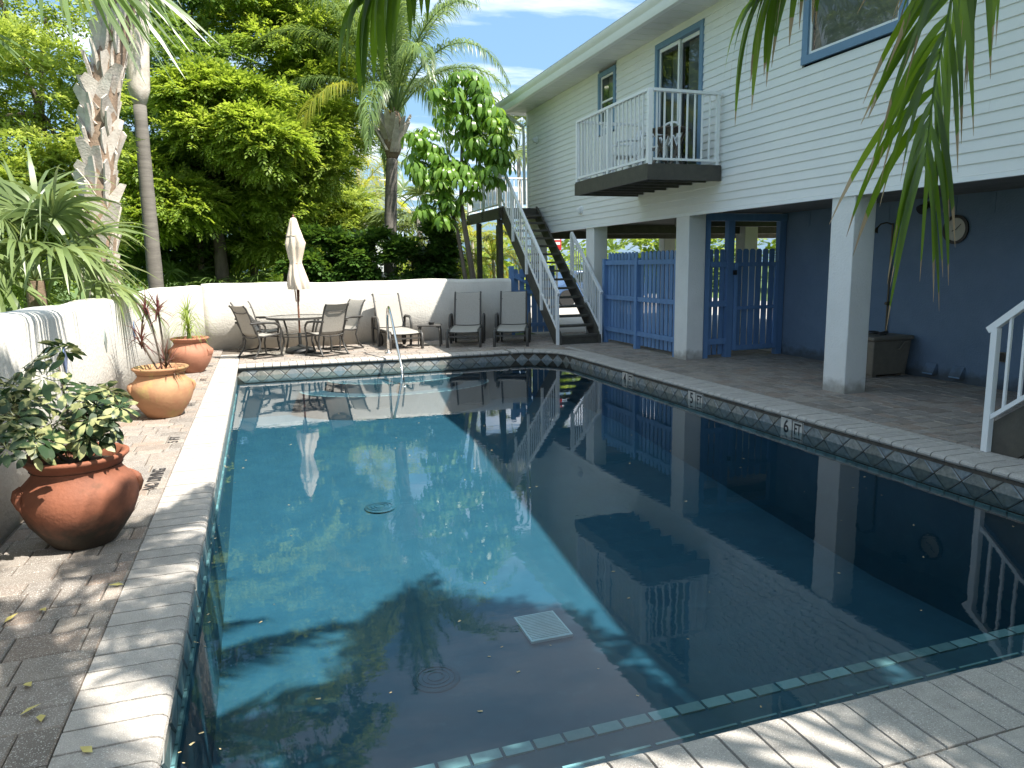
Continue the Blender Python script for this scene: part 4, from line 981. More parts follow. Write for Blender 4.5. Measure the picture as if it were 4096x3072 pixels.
# ================================================================== PLANT TOOLS
def frames(d, up=None):
    d = d/np.linalg.norm(d, axis=1, keepdims=True)
    ref = np.tile(np.array((0, 0, 1.)), (len(d), 1)); bad = np.abs(d[:, 2]) > .97; ref[bad] = (1, 0, 0)
    a = np.cross(d, ref); a /= np.linalg.norm(a, axis=1, keepdims=True); b = np.cross(a, d)
    return a, d, b
def scatter(TV, TF, pos, d, scale, roll):
    a, d, b = frames(d); c, s = np.cos(roll)[:, None], np.sin(roll)[:, None]
    a2 = a*c+b*s; b2 = -a*s+b*c
    V = pos[:, None, :]+scale[:, None, None]*(TV[None, :, 0, None]*a2[:, None]+TV[None, :, 1, None]*d[:, None]+TV[None, :, 2, None]*b2[:, None])
    F = TF[None]+(np.arange(len(pos))*len(TV))[:, None, None]
    return V.reshape(-1, 3), F.reshape(-1, TF.shape[1])
def spray(n=7, L=.30, ll=.13, lw=.05, droop=.25, seed=0):
    rr = np.random.default_rng(seed); V = []; F = []
    for i in range(n):
        t = (i//2+.6)/(n/2); side = -1 if i % 2 else 1
        if i == n-1: side = 0
        base = np.array((0, L*t*.8, -droop*t*t*L)); ang = .9*side+rr.normal(0, .12)
        d = np.array((math.sin(ang), math.cos(ang), -droop+rr.normal(0, .15))); d /= np.linalg.norm(d)
        w = np.cross(d, (0, 0, 1)); w /= np.linalg.norm(w); up = np.cross(w, d)
        l = ll*rr.uniform(.8, 1.15); o = len(V)
        V += [base, base+d*l*.5+w*lw*.5+up*.012, base+d*l, base+d*l*.5-w*lw*.5+up*.012]; F.append((o, o+1, o+2, o+3))
    return np.array(V), np.array(F)
def clumps(lobes, per, sub, rs, seed):
    rr = np.random.default_rng(seed); P = []; D = []
    for (cx, cy, cz, rx, ry, rz, n) in lobes:
        q = rr.normal(size=(sub, 3)); q /= np.linalg.norm(q, axis=1, keepdims=True); q *= rr.uniform(.55, 1.0, (sub, 1))**.6
        c = q*np.array((rx, ry, rz))+np.array((cx, cy, cz))
        k = rr.integers(0, sub, n); u = rr.normal(size=(n, 3)); u /= np.linalg.norm(u, axis=1, keepdims=True)
        u[:, 2] = np.abs(u[:, 2])*.9-.25
        P.append(c[k]+u*rs*rr.uniform(.4, 1.0, (n, 1))*rr.uniform(.7, 1.4, sub)[k][:, None]); D.append(u*.8+q[k]*.5+rr.normal(0, .35, (n, 3)))
    return np.concatenate(P), np.concatenate(D)
def leaf_tree(name, label, cat, base, trunks, lobes, lm, leaf, sub=26, rs=.55, seed=1, group=None, tm='bark', limbs=True):
    a = thing(name, label, cat, base, group=group); rr = np.random.default_rng(seed+50)
    for pts, r0, r1 in trunks:
        pts = [np.array(p, float) for p in pts]; n = len(pts)
        part('trunk', G().tube(pts, [r0+(r1-r0)*i/(n-1) for i in range(n)], 10), tm, a, smooth=True)
    if limbs and trunks:
        for L in lobes:
            tr = trunks[int(rr.integers(0, len(trunks)))][0]; p0 = np.array(tr[-1], float); c = np.array(L[:3], float)
            part('limb', G().tube(bez([p0, (p0+c)/2+np.array((0, 0, .3)), c], 6), np.linspace(trunks[0][2], .02, 6).tolist(), 7), tm, a, smooth=True)
    pos, d = clumps(lobes, None, sub, rs, seed)
    V0, F0 = [], []; off = 0; ns = 4
    for v in range(ns):
        TV, TF = spray(seed=v+seed, **leaf); sel = np.arange(v, len(pos), ns)
        V, F = scatter(TV, TF, pos[sel], d[sel], rr.uniform(.75, 1.25, len(sel)), rr.uniform(-.6, .6, len(sel)))
        V0.append(V); F0.append(F+off); off += len(V)
    link('crown', fast_mesh('crown', np.concatenate(V0), np.concatenate(F0), LM[lm]), a)
    return a
# strips: arrays of centre lines (n,k,3), side vectors (n,3) or (n,k,3), widths (k,)
def strips(C, side, w):
    n, k = C.shape[:2]
    if side.ndim == 2: side = np.repeat(side[:, None], k, 1)
    w = np.asarray(w)
    if w.ndim == 1: w = np.tile(w, (n, 1))
    A = C-side*w[..., None]/2; B = C+side*w[..., None]/2
    V = np.stack([A, B], 2).reshape(-1, 3)
    i = np.arange(k-1); f = np.stack([2*i, 2*i+1, 2*i+3, 2*i+2], 1); F = f[None]+(np.arange(n)*2*k)[:, None, None]
    return V, F.reshape(-1, 4)
def bend(p0, d, L, k, g):
    # centre lines starting at p0 with direction d, bending down; g per-strip droop
    C = [p0]; d = d.copy(); st = L/(k-1)
    for i in range(k-1):
        C.append(C[-1]+d*st[:, None]); d = d+np.array((0, 0, -1.))*(g*(1.0/(k-1)))[:, None]; d /= np.linalg.norm(d, axis=1, keepdims=True)
    return np.stack(C, 1)
def frond_mesh(name, pts, m, nl=46, ll=.45, lw=.03, droop=1.6, start=.18, seed=0, rr0=.016, ang=.9, lift=.25, mr=None, k=5, tipmin=.35, tip=None):
    rr = np.random.default_rng(seed); pts = np.asarray(pts); s = np.linspace(0, 1, len(pts))
    t = np.repeat(np.linspace(start, .995, nl), 2)+rr.normal(0, .003, 2*nl); t = np.clip(t, start*.9, .999)
    P0 = np.stack([np.interp(t, s, pts[:, i]) for i in range(3)], 1)
    T = np.gradient(pts, axis=0); T /= np.linalg.norm(T, axis=1, keepdims=True); Tt = np.stack([np.interp(t, s, T[:, i]) for i in range(3)], 1); Tt /= np.linalg.norm(Tt, axis=1, keepdims=True)
    up = np.array((0, 0, 1.)); hz = pts[-1]-pts[0]; hz = np.array((hz[0], hz[1], 0)); hz /= np.linalg.norm(hz)+1e-6
    sd = np.cross(hz, up); sd = np.tile(sd, (2*nl, 1)); sgn = np.tile([1., -1.], nl)[:, None]
    nrm = np.cross(sd, Tt); nrm *= np.sign(nrm[:, 2:3]+1e-6)
    a = ang*(1-.45*t)[:, None]+rr.normal(0, .06, (2*nl, 1))
    d = sd*sgn*np.sin(a)+Tt*np.cos(a)+nrm*(lift+rr.normal(0, .12, (2*nl, 1))); d /= np.linalg.norm(d, axis=1, keepdims=True)
    prof = np.sin(np.clip((t-start)/(1-start), 0, 1)*math.pi*.86+.35); L = ll*np.clip(prof, tipmin, 1)*rr.uniform(.85, 1.12, 2*nl)
    C = bend(P0, d, L, k, droop*rr.uniform(.6, 1.3, 2*nl))
    side = np.cross(d, nrm); side /= np.linalg.norm(side, axis=1, keepdims=True)
    w = lw*np.array({5: [.45, 1, .9, .6, .04], 4: [.45, 1, .55, .04], 9: [.4, .85, 1, 1, .95, .85, .65, .35, .06]}[k])
    V, F = strips(C, side, w*rr.uniform(.8, 1.15, (2*nl, 1)))
    g = G().tube([tuple(p) for p in pts], np.linspace(rr0, .004, len(pts)).tolist(), 6); tv = np.concatenate(g.v); tf = np.array([f for f in g.f if len(f) == 4])
    me = fast_mesh(name, np.concatenate([V, tv]), np.concatenate([F, tf+len(V)]), m)
    if tip is not None:
        me.materials.append(tip); mi = np.zeros(len(F)+len(tf), np.int32); q = np.arange(len(F)); st = q//(k-1); cut = rr.integers(1, 3, 2*nl)[st]; mi[:len(F)] = ((q % (k-1)) >= (k-1-cut)).astype(np.int32); me.polygons.foreach_set('material_index', mi)
    return me
def arch(base, az, el, L, droop, n=14, twist=0):
    p = np.array(base, float); d = np.array((math.cos(az)*math.cos(el), math.sin(az)*math.cos(el), math.sin(el))); P = [p]
    for i in range(n-1):
        P.append(P[-1]+d*L/(n-1)); d = d+np.array((0, 0, -1))*droop/(n-1)*(.5+i/(n-1)); d /= np.linalg.norm(d)
    return np.array(P)
def fan_mesh(name, hub, dirv, nrm, Rr, m, nseg=30, spread=2.2, droop=.9, lw=.045, seed=0, split=.45, petiole=None, k=6):
    rr = np.random.default_rng(seed); dirv = np.array(dirv, float); dirv /= np.linalg.norm(dirv); nrm = np.array(nrm, float); nrm -= dirv*nrm.dot(dirv); nrm /= np.linalg.norm(nrm); sd = np.cross(dirv, nrm)
    th = np.linspace(-spread, spread, nseg)+rr.normal(0, .045, nseg)
    d = dirv[None]*np.cos(th)[:, None]+sd[None]*np.sin(th)[:, None]+nrm[None]*(.18+rr.normal(0, .05, nseg))[:, None]; d /= np.linalg.norm(d, axis=1, keepdims=True)
    L = Rr*(1-.28*(np.abs(th)/spread)**2)*rr.uniform(.80, 1.08, nseg)
    C = bend(np.tile(np.array(hub, float), (nseg, 1)), d, L, k, droop*rr.uniform(.45, 1.7, nseg))
    side = np.cross(d, nrm[None]); side /= np.linalg.norm(side, axis=1, keepdims=True); side = side+nrm[None]*np.where(np.arange(nseg) % 2, .45, -.45)[:, None]; side /= np.linalg.norm(side, axis=1, keepdims=True)
    V, F = strips(C, side, lw*np.array([.12, .62, 1.0, .8, .45, .03])*(Rr/.9))
    if petiole is not None:
        g = G().tube([tuple(p) for p in petiole], .012, 6); tv = np.concatenate(g.v); tf = np.array([f for f in g.f if len(f) == 4])
        F = np.concatenate([F, tf+len(V)]); V = np.concatenate([V, tv])
    return fast_mesh(name, V, F, m)

# ---- potted plants
def whorl_template(n, ll, lw, droop, seed, k=4, fold=.0):
    rr = np.random.default_rng(seed); th = np.linspace(0, 2*math.pi, n, endpoint=False)+rr.normal(0, .12, n)
    d = np.stack([np.cos(th), np.sin(th), np.full(n, .25)+rr.normal(0, .1, n)], 1); d /= np.linalg.norm(d, axis=1, keepdims=True)
    p0 = np.stack([np.cos(th), np.sin(th), np.zeros(n)], 1)*.02
    C = bend(p0, d, ll*rr.uniform(.75, 1.1, n), k+2, droop*rr.uniform(.7, 1.3, n)); side = np.stack([-np.sin(th), np.cos(th), np.zeros(n)], 1)
    w = lw*np.array([.12, .15, .75, 1, .85, .05]); return strips(C, side, w)
vleaf = bpy.data.materials.new('leaf_variegated'); vleaf.use_nodes = True; t_ = vleaf.node_tree; b_ = t_.nodes['Principled BSDF']; b_.inputs['Roughness'].default_value = .42
g_ = t_.nodes.new('ShaderNodeNewGeometry'); n_ = t_.nodes.new('ShaderNodeTexNoise'); n_.inputs['Scale'].default_value = 16; n_.inputs['Detail'].default_value = 2; t_.links.new(g_.outputs['Position'], n_.inputs['Vector'])
ma = t_.nodes.new('ShaderNodeMath'); ma.operation = 'MULTIPLY_ADD'; ma.inputs[1].default_value = .30; t_.links.new(g_.outputs['Random Per Island'], ma.inputs[0]); t_.links.new(n_.outputs[0], ma.inputs[2])
r_ = t_.nodes.new('ShaderNodeValToRGB'); r_.color_ramp.elements[0].position = .70; r_.color_ramp.elements[0].color = (.03, .065, .02, 1); r_.color_ramp.elements[1].position = .80; r_.color_ramp.elements[1].color = (.38, .39, .17, 1)
t_.links.new(ma.outputs[0], r_.inputs[0]); t_.links.new(r_.outputs[0], b_.inputs['Base Color'])
tr_ = t_.nodes.new('ShaderNodeBsdfTranslucent'); t_.links.new(r_.outputs[0], tr_.inputs[0]); mx_ = t_.nodes.new('ShaderNodeMixShader'); mx_.inputs[0].default_value = .3
t_.links.new(b_.outputs[0], mx_.inputs[1]); t_.links.new(tr_.outputs[0], mx_.inputs[2]); t_.links.new(mx_.outputs[0], t_.nodes['Material Output'].inputs[0])
pp = thing('variegated_shrub', 'variegated yellow and green umbrella shrub growing in the dark stained pot', 'plant', (-1.12, 4.98, .53))
rr = np.random.default_rng(4)
wm = [fast_mesh('leaf_whorl', *whorl_template(9, .15, .05, .9, s), vleaf) for s in range(5)]
stems = [((-1.12, 4.98, .5), (-1.15, 5.0, .8), (-1.17, 5.02, 1.12)), ((-1.15, 4.95, .5), (-1.3, 4.9, .7), (-1.42, 4.85, .92)), ((-1.08, 4.95, .5), (-1.0, 4.85, .66), (-.95, 4.8, .84)), ((-1.2, 5.05, .5), (-1.4, 5.15, .7), (-1.5, 5.25, .88)), ((-1.1, 5.05, .5), (-1.0, 5.15, .7), (-.98, 5.2, .85)), ((-1.14, 4.9, .5), (-1.25, 4.72, .62), (-1.35, 4.62, .72)), ((-1.06, 4.95, .5), (-1.0, 4.9, .62), (-.96, 4.88, .74))]
for st_ in stems:
    c = bez(st_, 12); part('stem', G().tube([tuple(p) for p in c], np.linspace(.012, .005, 12).tolist(), 6), 'bark', pp)
    for i in range(6, 12):
        for _ in range(1 if i < 10 else 2):
            az = rr.uniform(0, 6.28); r = rr.uniform(.05, .15)*(1.25 if i < 11 else .5); p = c[i]+np.array((math.cos(az)*r, math.sin(az)*r, rr.uniform(-.02, .08)))
            if p[0] < -1.53: p[0] = -1.53
            o = link('leaf_whorl', wm[int(rr.integers(0, 5))], pp); o.matrix_parent_inverse = pp.matrix_basis.inverted()
            tilt = Vector((math.cos(az), math.sin(az), rr.uniform(.6, 1.8))).normalized()
            o.matrix_basis = Matrix.Translation(p)@tilt.to_track_quat('Z', 'Y').to_matrix().to_4x4()@Matrix.Rotation(rr.uniform(0, 6), 4, 'Z')@Matrix.Scale(rr.uniform(.75, 1.15), 4)
            part('leaf_stalk', G().tube([tuple(c[i]), tuple((c[i]+p)/2+np.array((0, 0, -.01))), tuple(p)], .0028, 4), 'lawn', pp)
for _ in range(4):
    az = rr.uniform(1.2, 4.5); r = rr.uniform(.05, .16); p = np.array((-1.12+r*math.cos(az), 4.96+r*math.sin(az), .58+rr.uniform(0, .08)))
    o = link('leaf_whorl', wm[int(rr.integers(0, 5))], pp); o.matrix_parent_inverse = pp.matrix_basis.inverted()
    tilt = Vector((math.cos(az), math.sin(az), 1.0)).normalized(); o.matrix_basis = Matrix.Translation(p)@tilt.to_track_quat('Z', 'Y').to_matrix().to_4x4()@Matrix.Scale(rr.uniform(.8, 1.1), 4)
    part('leaf_stalk', G().tube([(-1.12+.5*r*math.cos(az), 4.96+.5*r*math.sin(az), .5), tuple(p)], .003, 4), 'lawn', pp)
dc = thing('dracaena', 'spiky red-edged dracaena with bare canes in the mossy pot', 'plant', (-1.12, 9.10, .5))
canes = [((-1.10, 9.08, .50), (-1.12, 9.06, .9), (-1.20, 9.02, 1.24)), ((-1.06, 9.10, .50), (-1.07, 9.10, .9), (-1.09, 9.10, 1.20)), ((-1.12, 9.06, .5), (-1.22, 9.0, .72), (-1.27, 8.98, .88)), ((-1.06, 9.06, .5), (-1.06, 9.05, .56), (-1.05, 9.04, .62))]
for i, c in enumerate(canes):
    cl = bez(c, 8); part('cane', G().tube([tuple(p) for p in cl], .011, 7), 'bark', dc)
    n = 36; th = rr.uniform(0, 6.28, n); el = np.clip(rr.normal(.55, .5, n), -.5, 1.4)
    d = np.stack([np.cos(th)*np.cos(el), np.sin(th)*np.cos(el), np.sin(el)], 1); p0 = np.tile(cl[-1], (n, 1))+np.stack([0*th, 0*th, rr.uniform(-.10, .05, n)], 1)
    C = bend(p0, d, rr.uniform(.22, .36, n), 6, rr.uniform(.3, 1.3, n)); side = np.stack([-np.sin(th), np.cos(th), 0*th], 1)
    link('leaf_tuft', fast_mesh('leaf_tuft', *strips(C, side, .017*np.array([.8, 1, .9, .7, .45, .05])), LM['drac']), dc)
py = thing('ponytail_plant', 'grassy ponytail palm with arching green leaves in the plain orange pot', 'plant', (-1.12, 12.92, .5))
part('stem', G().tube([(-1.12, 12.92, .48), (-1.125, 12.92, .7), (-1.12, 12.92, .92)], [.05, .02, .016], 8), 'lawn', py)
for zc, n, L0 in ((.93, 70, .42), (.78, 80, .55), (.62, 60, .50)):
    th = rr.uniform(0, 6.28, n); el = np.clip(rr.normal(.8, .45, n), -.1, 1.5)
    d = np.stack([np.cos(th)*np.cos(el), np.sin(th)*np.cos(el), np.sin(el)], 1)
    C = bend(np.tile(np.array((-1.12, 12.92, zc)), (n, 1)), d, L0*rr.uniform(.5, 1.15, n), 8, rr.uniform(1.2, 3.2, n)); side = np.stack([-np.sin(th), np.cos(th), 0*th], 1)
    link('leaf_tuft', fast_mesh('leaf_tuft', *strips(C, side, .011*np.array([.9, 1, 1, .95, .85, .7, .5, .1])), LM['grass']), py)

# ================================================================== TREES
def at(x, y, dep):   # point seen at picture position (2212 wide) at a given depth
    f = 25.778/36*2212; m = co.matrix_world.to_3x3()
    d = m@Vector(((x-1106)/f, -(y-829.5)/f, -1)); return np.array(co.location)+np.array(d)*dep
def base_xy(p): return (p[0], p[1], 0)
# cabbage palm with boots, left
b0 = at(222, 640, 10.0); tp = [np.array((b0[0]-.03, b0[1]+.05, -.1)), b0, at(212, 400, 10.0), at(222, 220, 10.0), at(252, 60, 10.0), at(285, -60, 10.0), at(330, -420, 10)]
sb = thing('cabbage_palm', 'cabbage palm with a thick trunk of criss-crossed grey boots behind the left wall', 'palm tree', tuple(tp[0]))
tl = np.concatenate([bez([tp[0], (tp[0]+tp[1])/2, tp[1]], 3)[:-1], bez([tp[1], tp[2], tp[3]], 10)[:-1], bez([tp[3], tp[4], tp[5]], 6)[:-1], bez([tp[5], (tp[5]+tp[6])/2, tp[6]], 8)])
part('trunk', G().tube([tuple(p) for p in tl], np.linspace(.20, .17, len(tl)).tolist(), 14), 'fibre', sb, smooth=True)
seg = np.concatenate([[0], np.cumsum(np.linalg.norm(np.diff(tl, axis=0), axis=1))]); total = seg[-1]
def boot(w, l, th): # wedge leaf base, points +z, splits outward
    return G().add([(-w*.5, 0, 0), (w*.5, 0, 0), (w*.36, .02, l*.55), (-w*.36, .02, l*.55), (-w*.20, .065, l), (w*.20, .055, l*.94), (-w*.5, -.06, -.02), (w*.5, -.06, -.02), (w*.32, -.02, l*.5), (-w*.32, -.02, l*.5), (-w*.18, .035, l), (w*.18, .03, l*.94)],
                   [(0, 1, 2, 3), (3, 2, 5, 4), (7, 6, 9, 8), (8, 9, 10, 11), (0, 3, 9, 6), (3, 4, 10, 9), (2, 1, 7, 8), (5, 2, 8, 11), (4, 5, 11, 10), (1, 0, 6, 7)])
bm = [mesh_of('leaf_boot', boot(.23*k, .38*l, .05), M['boot']) for k, l in ((1, 1), (1.15, .85), (.85, 1.2), (1.05, 1.05))]
i = 0; s = .9
while s < total-.15:
    p = np.array([np.interp(s, seg, tl[:, j]) for j in range(3)]); a = i*2.17+random.gauss(0, .25)
    o = link('leaf_boot', bm[i % 4], sb, loc=(p[0]+.165*math.cos(a), p[1]+.165*math.sin(a), p[2])); o.rotation_euler = (random.gauss(.02, .09), (.42 if i % 2 else -.42)+random.gauss(0, .12), a-math.pi/2)
    i += 1; s += .036
top = tl[-1]
for k in range(22):
    az = k*2.4; el = random.uniform(-.4, 1.1); pe = arch(top, az, el, 1.3, .7, 8)
    d = pe[-1]-pe[-2]; link('fan_leaf', fan_mesh('fan_leaf', pe[-1], d, (-d[0]*d[2], -d[1]*d[2], 1), 1.0, LM['sabal'], 34, 2.3, 1.1, .06, k, petiole=pe), sb)
# second, smoother palm
b0 = at(337, 615, 15.5)
tp = [np.array((b0[0]+.05, b0[1], -.1)), b0, at(316, 400, 15.5), at(302, 230, 15.5), at(296, 120, 15.5), at(300, 0, 15.5), at(305, -160, 15.5)]
p2 = thing('queen_palm', 'tall grey ringed palm trunk rising right beside the booted cabbage palm', 'palm tree', tuple(tp[0]))
tl2 = np.concatenate([bez([tp[0], tp[1], tp[1]], 3)[:-1], bez([tp[1], tp[2], tp[3]], 12)])
part('trunk', G().tube([tuple(p) for p in tl2], [.155-.03*i/len(tl2)+(.006 if i % 2 else 0) for i in range(len(tl2))], 12), 'palm_bark_shaded', p2, smooth=True)
part('leaf_sheath', G().tube([tuple(tp[3]), tuple((tp[3]*2+tp[4])/3), tuple(tp[4]), tuple(tp[5]), tuple(tp[6])], [.12, .22, .24, .20, .15], 12), 'boot', p2, smooth=True)
for k in range(15):
    az = k*2.4+.4; pts = arch(tp[6]+np.array((0, 0, .2)), az, random.uniform(.2, 1.2), random.uniform(2.6, 3.2), 2.6, 14)
    link('frond', frond_mesh('frond', pts, LM['palm'], 56, .62, .022, 2.6, .15, k), p2)
# hanging fronds beside it (upper centre-left)
# queen palm, centre
b0 = at(843, 590, 19.5)
tp = [np.array((b0[0]-.02, b0[1], -.1)), b0, at(843, 450, 19.5), at(847, 345, 19.5), at(850, 300, 19.5), at(852, 235, 19.5)]
q3 = thing('queen_palm', 'queen palm with drooping feathery fronds behind the far wall', 'palm tree', tuple(tp[0]))
tl3 = np.concatenate([bez([tp[0], tp[1], tp[1]], 3)[:-1], bez([tp[1], tp[2], tp[3]], 16)])
part('trunk', G().tube([tuple(p) for p in tl3], [.175-.025*i/len(tl3)+(.005 if i % 2 else 0) for i in range(len(tl3))], 12), 'palm_bark_shaded', q3, smooth=True)
part('leaf_sheath', G().tube([tuple(tp[3]), tuple((tp[3]+tp[4])/2), tuple(tp[4]), tuple((tp[4]+tp[5])/2), tuple(tp[5])], [.13, .23, .28, .24, .10], 12), 'fibre', q3, smooth=True)
for k in range(18):
    q = k*2.4; c = tp[3]+(tp[4]-tp[3])*random.uniform(.2, 1.2)
    o = link('leaf_boot', bm[k % 4], q3, loc=(c[0]+.2*math.cos(q), c[1]+.2*math.sin(q), c[2])); o.rotation_euler = (-.35, 0, q-math.pi/2); o.scale = (1.2, 1.2, 2.0)
for k in range(36):
    az = k*2.4+1.0; el = (1.5, 1.35, 1.2, 1.0, .75)[k % 5]+random.gauss(0, .07)
    pts = arch(tp[5]+np.array((0, 0, -.25)), az, el, random.uniform(3.8, 4.9), (1.2, 1.8, 2.4, 3.0, 3.4)[k % 5], 18)
    link('frond', frond_mesh('frond', pts, LM['yellow'] if k in (9, 24) else LM['palm'], 100, .80, .028, 3.0, .2, k+40, rr0=.03), q3)
# schefflera (umbrella tree)
s0 = at(1030, 595, 17.4)
sc = thing('umbrella_tree', 'umbrella tree with large drooping glossy leaf whorls beside the stair landing', 'tree', base_xy(s0))
T1 = [np.array((s0[0]+.1, s0[1], 0)), at(1012, 540, 17.4), at(996, 440, 17.4), at(998, 330, 17.4), at(1000, 200, 17.4)]
T2 = [np.array((s0[0]-.1, s0[1]+.1, 0)), at(1000, 550, 17.5), at(983, 480, 17.5), at(960, 420, 17.5), at(930, 330, 17.5)]
for T, r in ((T1, .085), (T2, .06)): part('trunk', G().tube([tuple(p) for p in np.concatenate([bez(T[:3], 8)[:-1], bez(T[2:], 8)])], np.linspace(r, .025, 15).tolist(), 9), 'bark', sc, smooth=True)
wms = [fast_mesh('leaf_whorl', *whorl_template(9, .40, .098, 3.4, s, 4), LM['scheff'], True) for s in range(5)]
ctr = [(1000, 225, .75, .6, .95, 74), (1055, 290, .62, .6, .65, 40), (925, 355, .62, .5, .5, 34), (985, 390, .72, .6, .5, 38), (1072, 360, .50, .5, .45, 22), (945, 450, .60, .5, .40, 22), (915, 310, .5, .5, .4, 14)]
rr = np.random.default_rng(11)
for cx_, cy_, rx, ry, rz_, n in ctr:
    c = at(cx_, cy_, 17.3)
    for _ in range(n):
        u = rr.normal(size=3); u /= np.linalg.norm(u); u *= rr.uniform(.6, 1); p = c+u*np.array((rx, ry, rz_))
        o = link('leaf_whorl', wms[int(rr.integers(0, 5))], sc); o.matrix_parent_inverse = sc.matrix_basis.inverted()
        tl_ = Vector((u[0]*.35, u[1]*.35, 1)).normalized()
        o.matrix_basis = Matrix.Translation(p)@tl_.to_track_quat('Z', 'Y').to_matrix().to_4x4()@Matrix.Rotation(rr.uniform(0, 6), 4, 'Z')@Matrix.Scale(rr.uniform(.8, 1.15), 4)
        st_ = c+u*np.array((rx, ry, rz_))*.1; part('leaf_stalk', G().tube([tuple(st_), tuple((st_+p)/2+np.array((0, 0, .04))), tuple(p)], .007, 4, False), 'lawn', sc)
# broadleaf trees
def lobe(x, y, dep, rx, rz, n, ry=None):
    p = at(x, y, dep); return (*p, rx, ry or rx*.8, rz, n)
BL = dict(n=11, L=.36, ll=.125, lw=.05)
leaf_tree('broadleaf_tree', 'bushy light-green tree behind the cabbage palm at the left wall', 'tree', base_xy(at(60, 600, 13)), [([base_xy(at(60, 600, 13)), at(40, 450, 13), at(90, 250, 13)], .12, .05)],
   [lobe(60, 180, 13, 1.1, 1.0, 1500), lobe(130, 330, 12.8, .8, .8, 1100), lobe(20, 400, 12.5, 1.0, .9, 1500), lobe(130, 480, 12.6, .7, .6, 800), lobe(60, 560, 12.4, .9, .6, 900), lobe(-120, 300, 13, 1.4, 1.6, 1200), lobe(100, 30, 14, 1.2, .9, 900), lobe(-60, -150, 14.5, 1.8, 1.2, 1200)], 'fine', dict(n=9, L=.26, ll=.10, lw=.04), 22, .42, 3, 'trees beyond the garden walls')
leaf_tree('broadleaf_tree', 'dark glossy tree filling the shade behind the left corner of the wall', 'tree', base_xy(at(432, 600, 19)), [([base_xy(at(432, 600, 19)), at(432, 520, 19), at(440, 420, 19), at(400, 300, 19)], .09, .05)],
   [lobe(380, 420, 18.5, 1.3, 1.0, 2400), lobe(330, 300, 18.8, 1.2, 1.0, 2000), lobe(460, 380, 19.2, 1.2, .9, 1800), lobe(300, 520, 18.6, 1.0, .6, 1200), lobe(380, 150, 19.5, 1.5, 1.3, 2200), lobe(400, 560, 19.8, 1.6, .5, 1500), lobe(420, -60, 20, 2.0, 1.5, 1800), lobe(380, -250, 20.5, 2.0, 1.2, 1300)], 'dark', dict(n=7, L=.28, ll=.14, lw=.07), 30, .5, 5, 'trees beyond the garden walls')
leaf_tree('broadleaf_tree', 'sunlit bright-green compound-leaved tree over the far left wall', 'tree', base_xy(at(546, 600, 20)), [([base_xy(at(546, 600, 20)), at(545, 480, 20), at(547, 360, 20), at(560, 240, 20)], .105, .07), ([base_xy(at(480, 605, 18.8)), at(476, 540, 18.8), at(466, 470, 18.8), at(470, 380, 18.8)], .19, .10)],
   [lobe(430, 210, 17.6, .8, .7, 1500), lobe(520, 260, 17.4, .9, .75, 1900), lobe(580, 330, 17.4, .7, .55, 1300), lobe(460, 300, 17.5, .7, .5, 1100), lobe(640, 260, 18.5, .9, .8, 1500), lobe(690, 370, 19, .6, .5, 800), lobe(600, 440, 18.8, .8, .4, 700), lobe(500, 450, 19, .7, .45, 600), lobe(400, 440, 17.6, .6, .5, 700), lobe(340, 470, 17.4, .5, .5, 500), lobe(590, 520, 19.5, .9, .5, 700), lobe(290, 380, 17.2, .4, .6, 500), lobe(500, 545, 20.5, 1.2, .4, 700)], 'bright', BL, 18, .42, 8, 'trees beyond the garden walls')
leaf_tree('broadleaf_tree', 'tall green tree towering behind the sunlit compound-leaved one', 'tree', base_xy(at(620, 600, 22)), [([base_xy(at(620, 600, 22)), at(610, 350, 22), at(620, 100, 22)], .14, .08)],
   [lobe(620, 90, 21, 1.5, 1.2, 2600), lobe(700, 40, 21, 1.2, 1.0, 1700), lobe(560, 40, 21.5, 1.3, 1.1, 1700), lobe(690, 180, 21, 1.0, .8, 1300), lobe(720, 290, 21, .8, .5, 800), lobe(620, -120, 22, 2.0, 1.5, 2000), lobe(560, -350, 22.5, 2.2, 1.6, 1800), lobe(500, 330, 22.5, 1.6, 1.2, 1400), lobe(640, 350, 22.5, 1.3, 1.2, 1100)], 'bright', BL, 26, .55, 13, 'trees beyond the garden walls')
leaf_tree('broadleaf_tree', 'feathery pale-green tree behind the closed umbrella', 'tree', base_xy(at(690, 600, 25)), [([base_xy(at(690, 600, 25)), at(690, 480, 25), at(700, 420, 25)], .09, .05)],
   [lobe(640, 420, 24.5, 1.3, .9, 1900), lobe(710, 460, 24.5, 1.1, .8, 1600), lobe(600, 500, 25, 1.3, .7, 1300), lobe(760, 500, 25, .8, .6, 900), lobe(690, 540, 24.5, 1.2, .5, 1200)], 'fine', dict(n=9, L=.34, ll=.15, lw=.045), 24, .5, 17, 'trees beyond the garden walls')
# hedge shrubs along the far wall
for i, (x, y, dep, rx, rz, n, lab) in enumerate(((690, 560, 18.0, .72, .62, 1500, 'leafy green shrub right beside the closed umbrella'), (800, 560, 18.3, .60, .58, 1200, 'dark leafy shrub left of the central palm trunk'), (890, 565, 18.2, .62, .52, 1200, 'dark leafy shrub right of the central palm trunk'), (940, 545, 18.4, .45, .75, 1000, 'upright dark shrub left of the umbrella tree trunks'), (745, 575, 18.6, .5, .4, 700, 'low shrub between the umbrella and the central palm'))):
    c = at(x, y, dep); leaf_tree('shrub', lab, 'shrub', base_xy(c), [([(c[0], c[1], 0), (c[0]+.05, c[1], .7), tuple(c)], .04, .02)], [(*c, rx, rx*.7, rz, n), (c[0], c[1], .8, rx*.9, rx*.6, .6, n//2)], 'hedge', dict(n=5, L=.16, ll=.12, lw=.085), 14, .28, 30+i, 'shrubs behind the far wall', limbs=False)
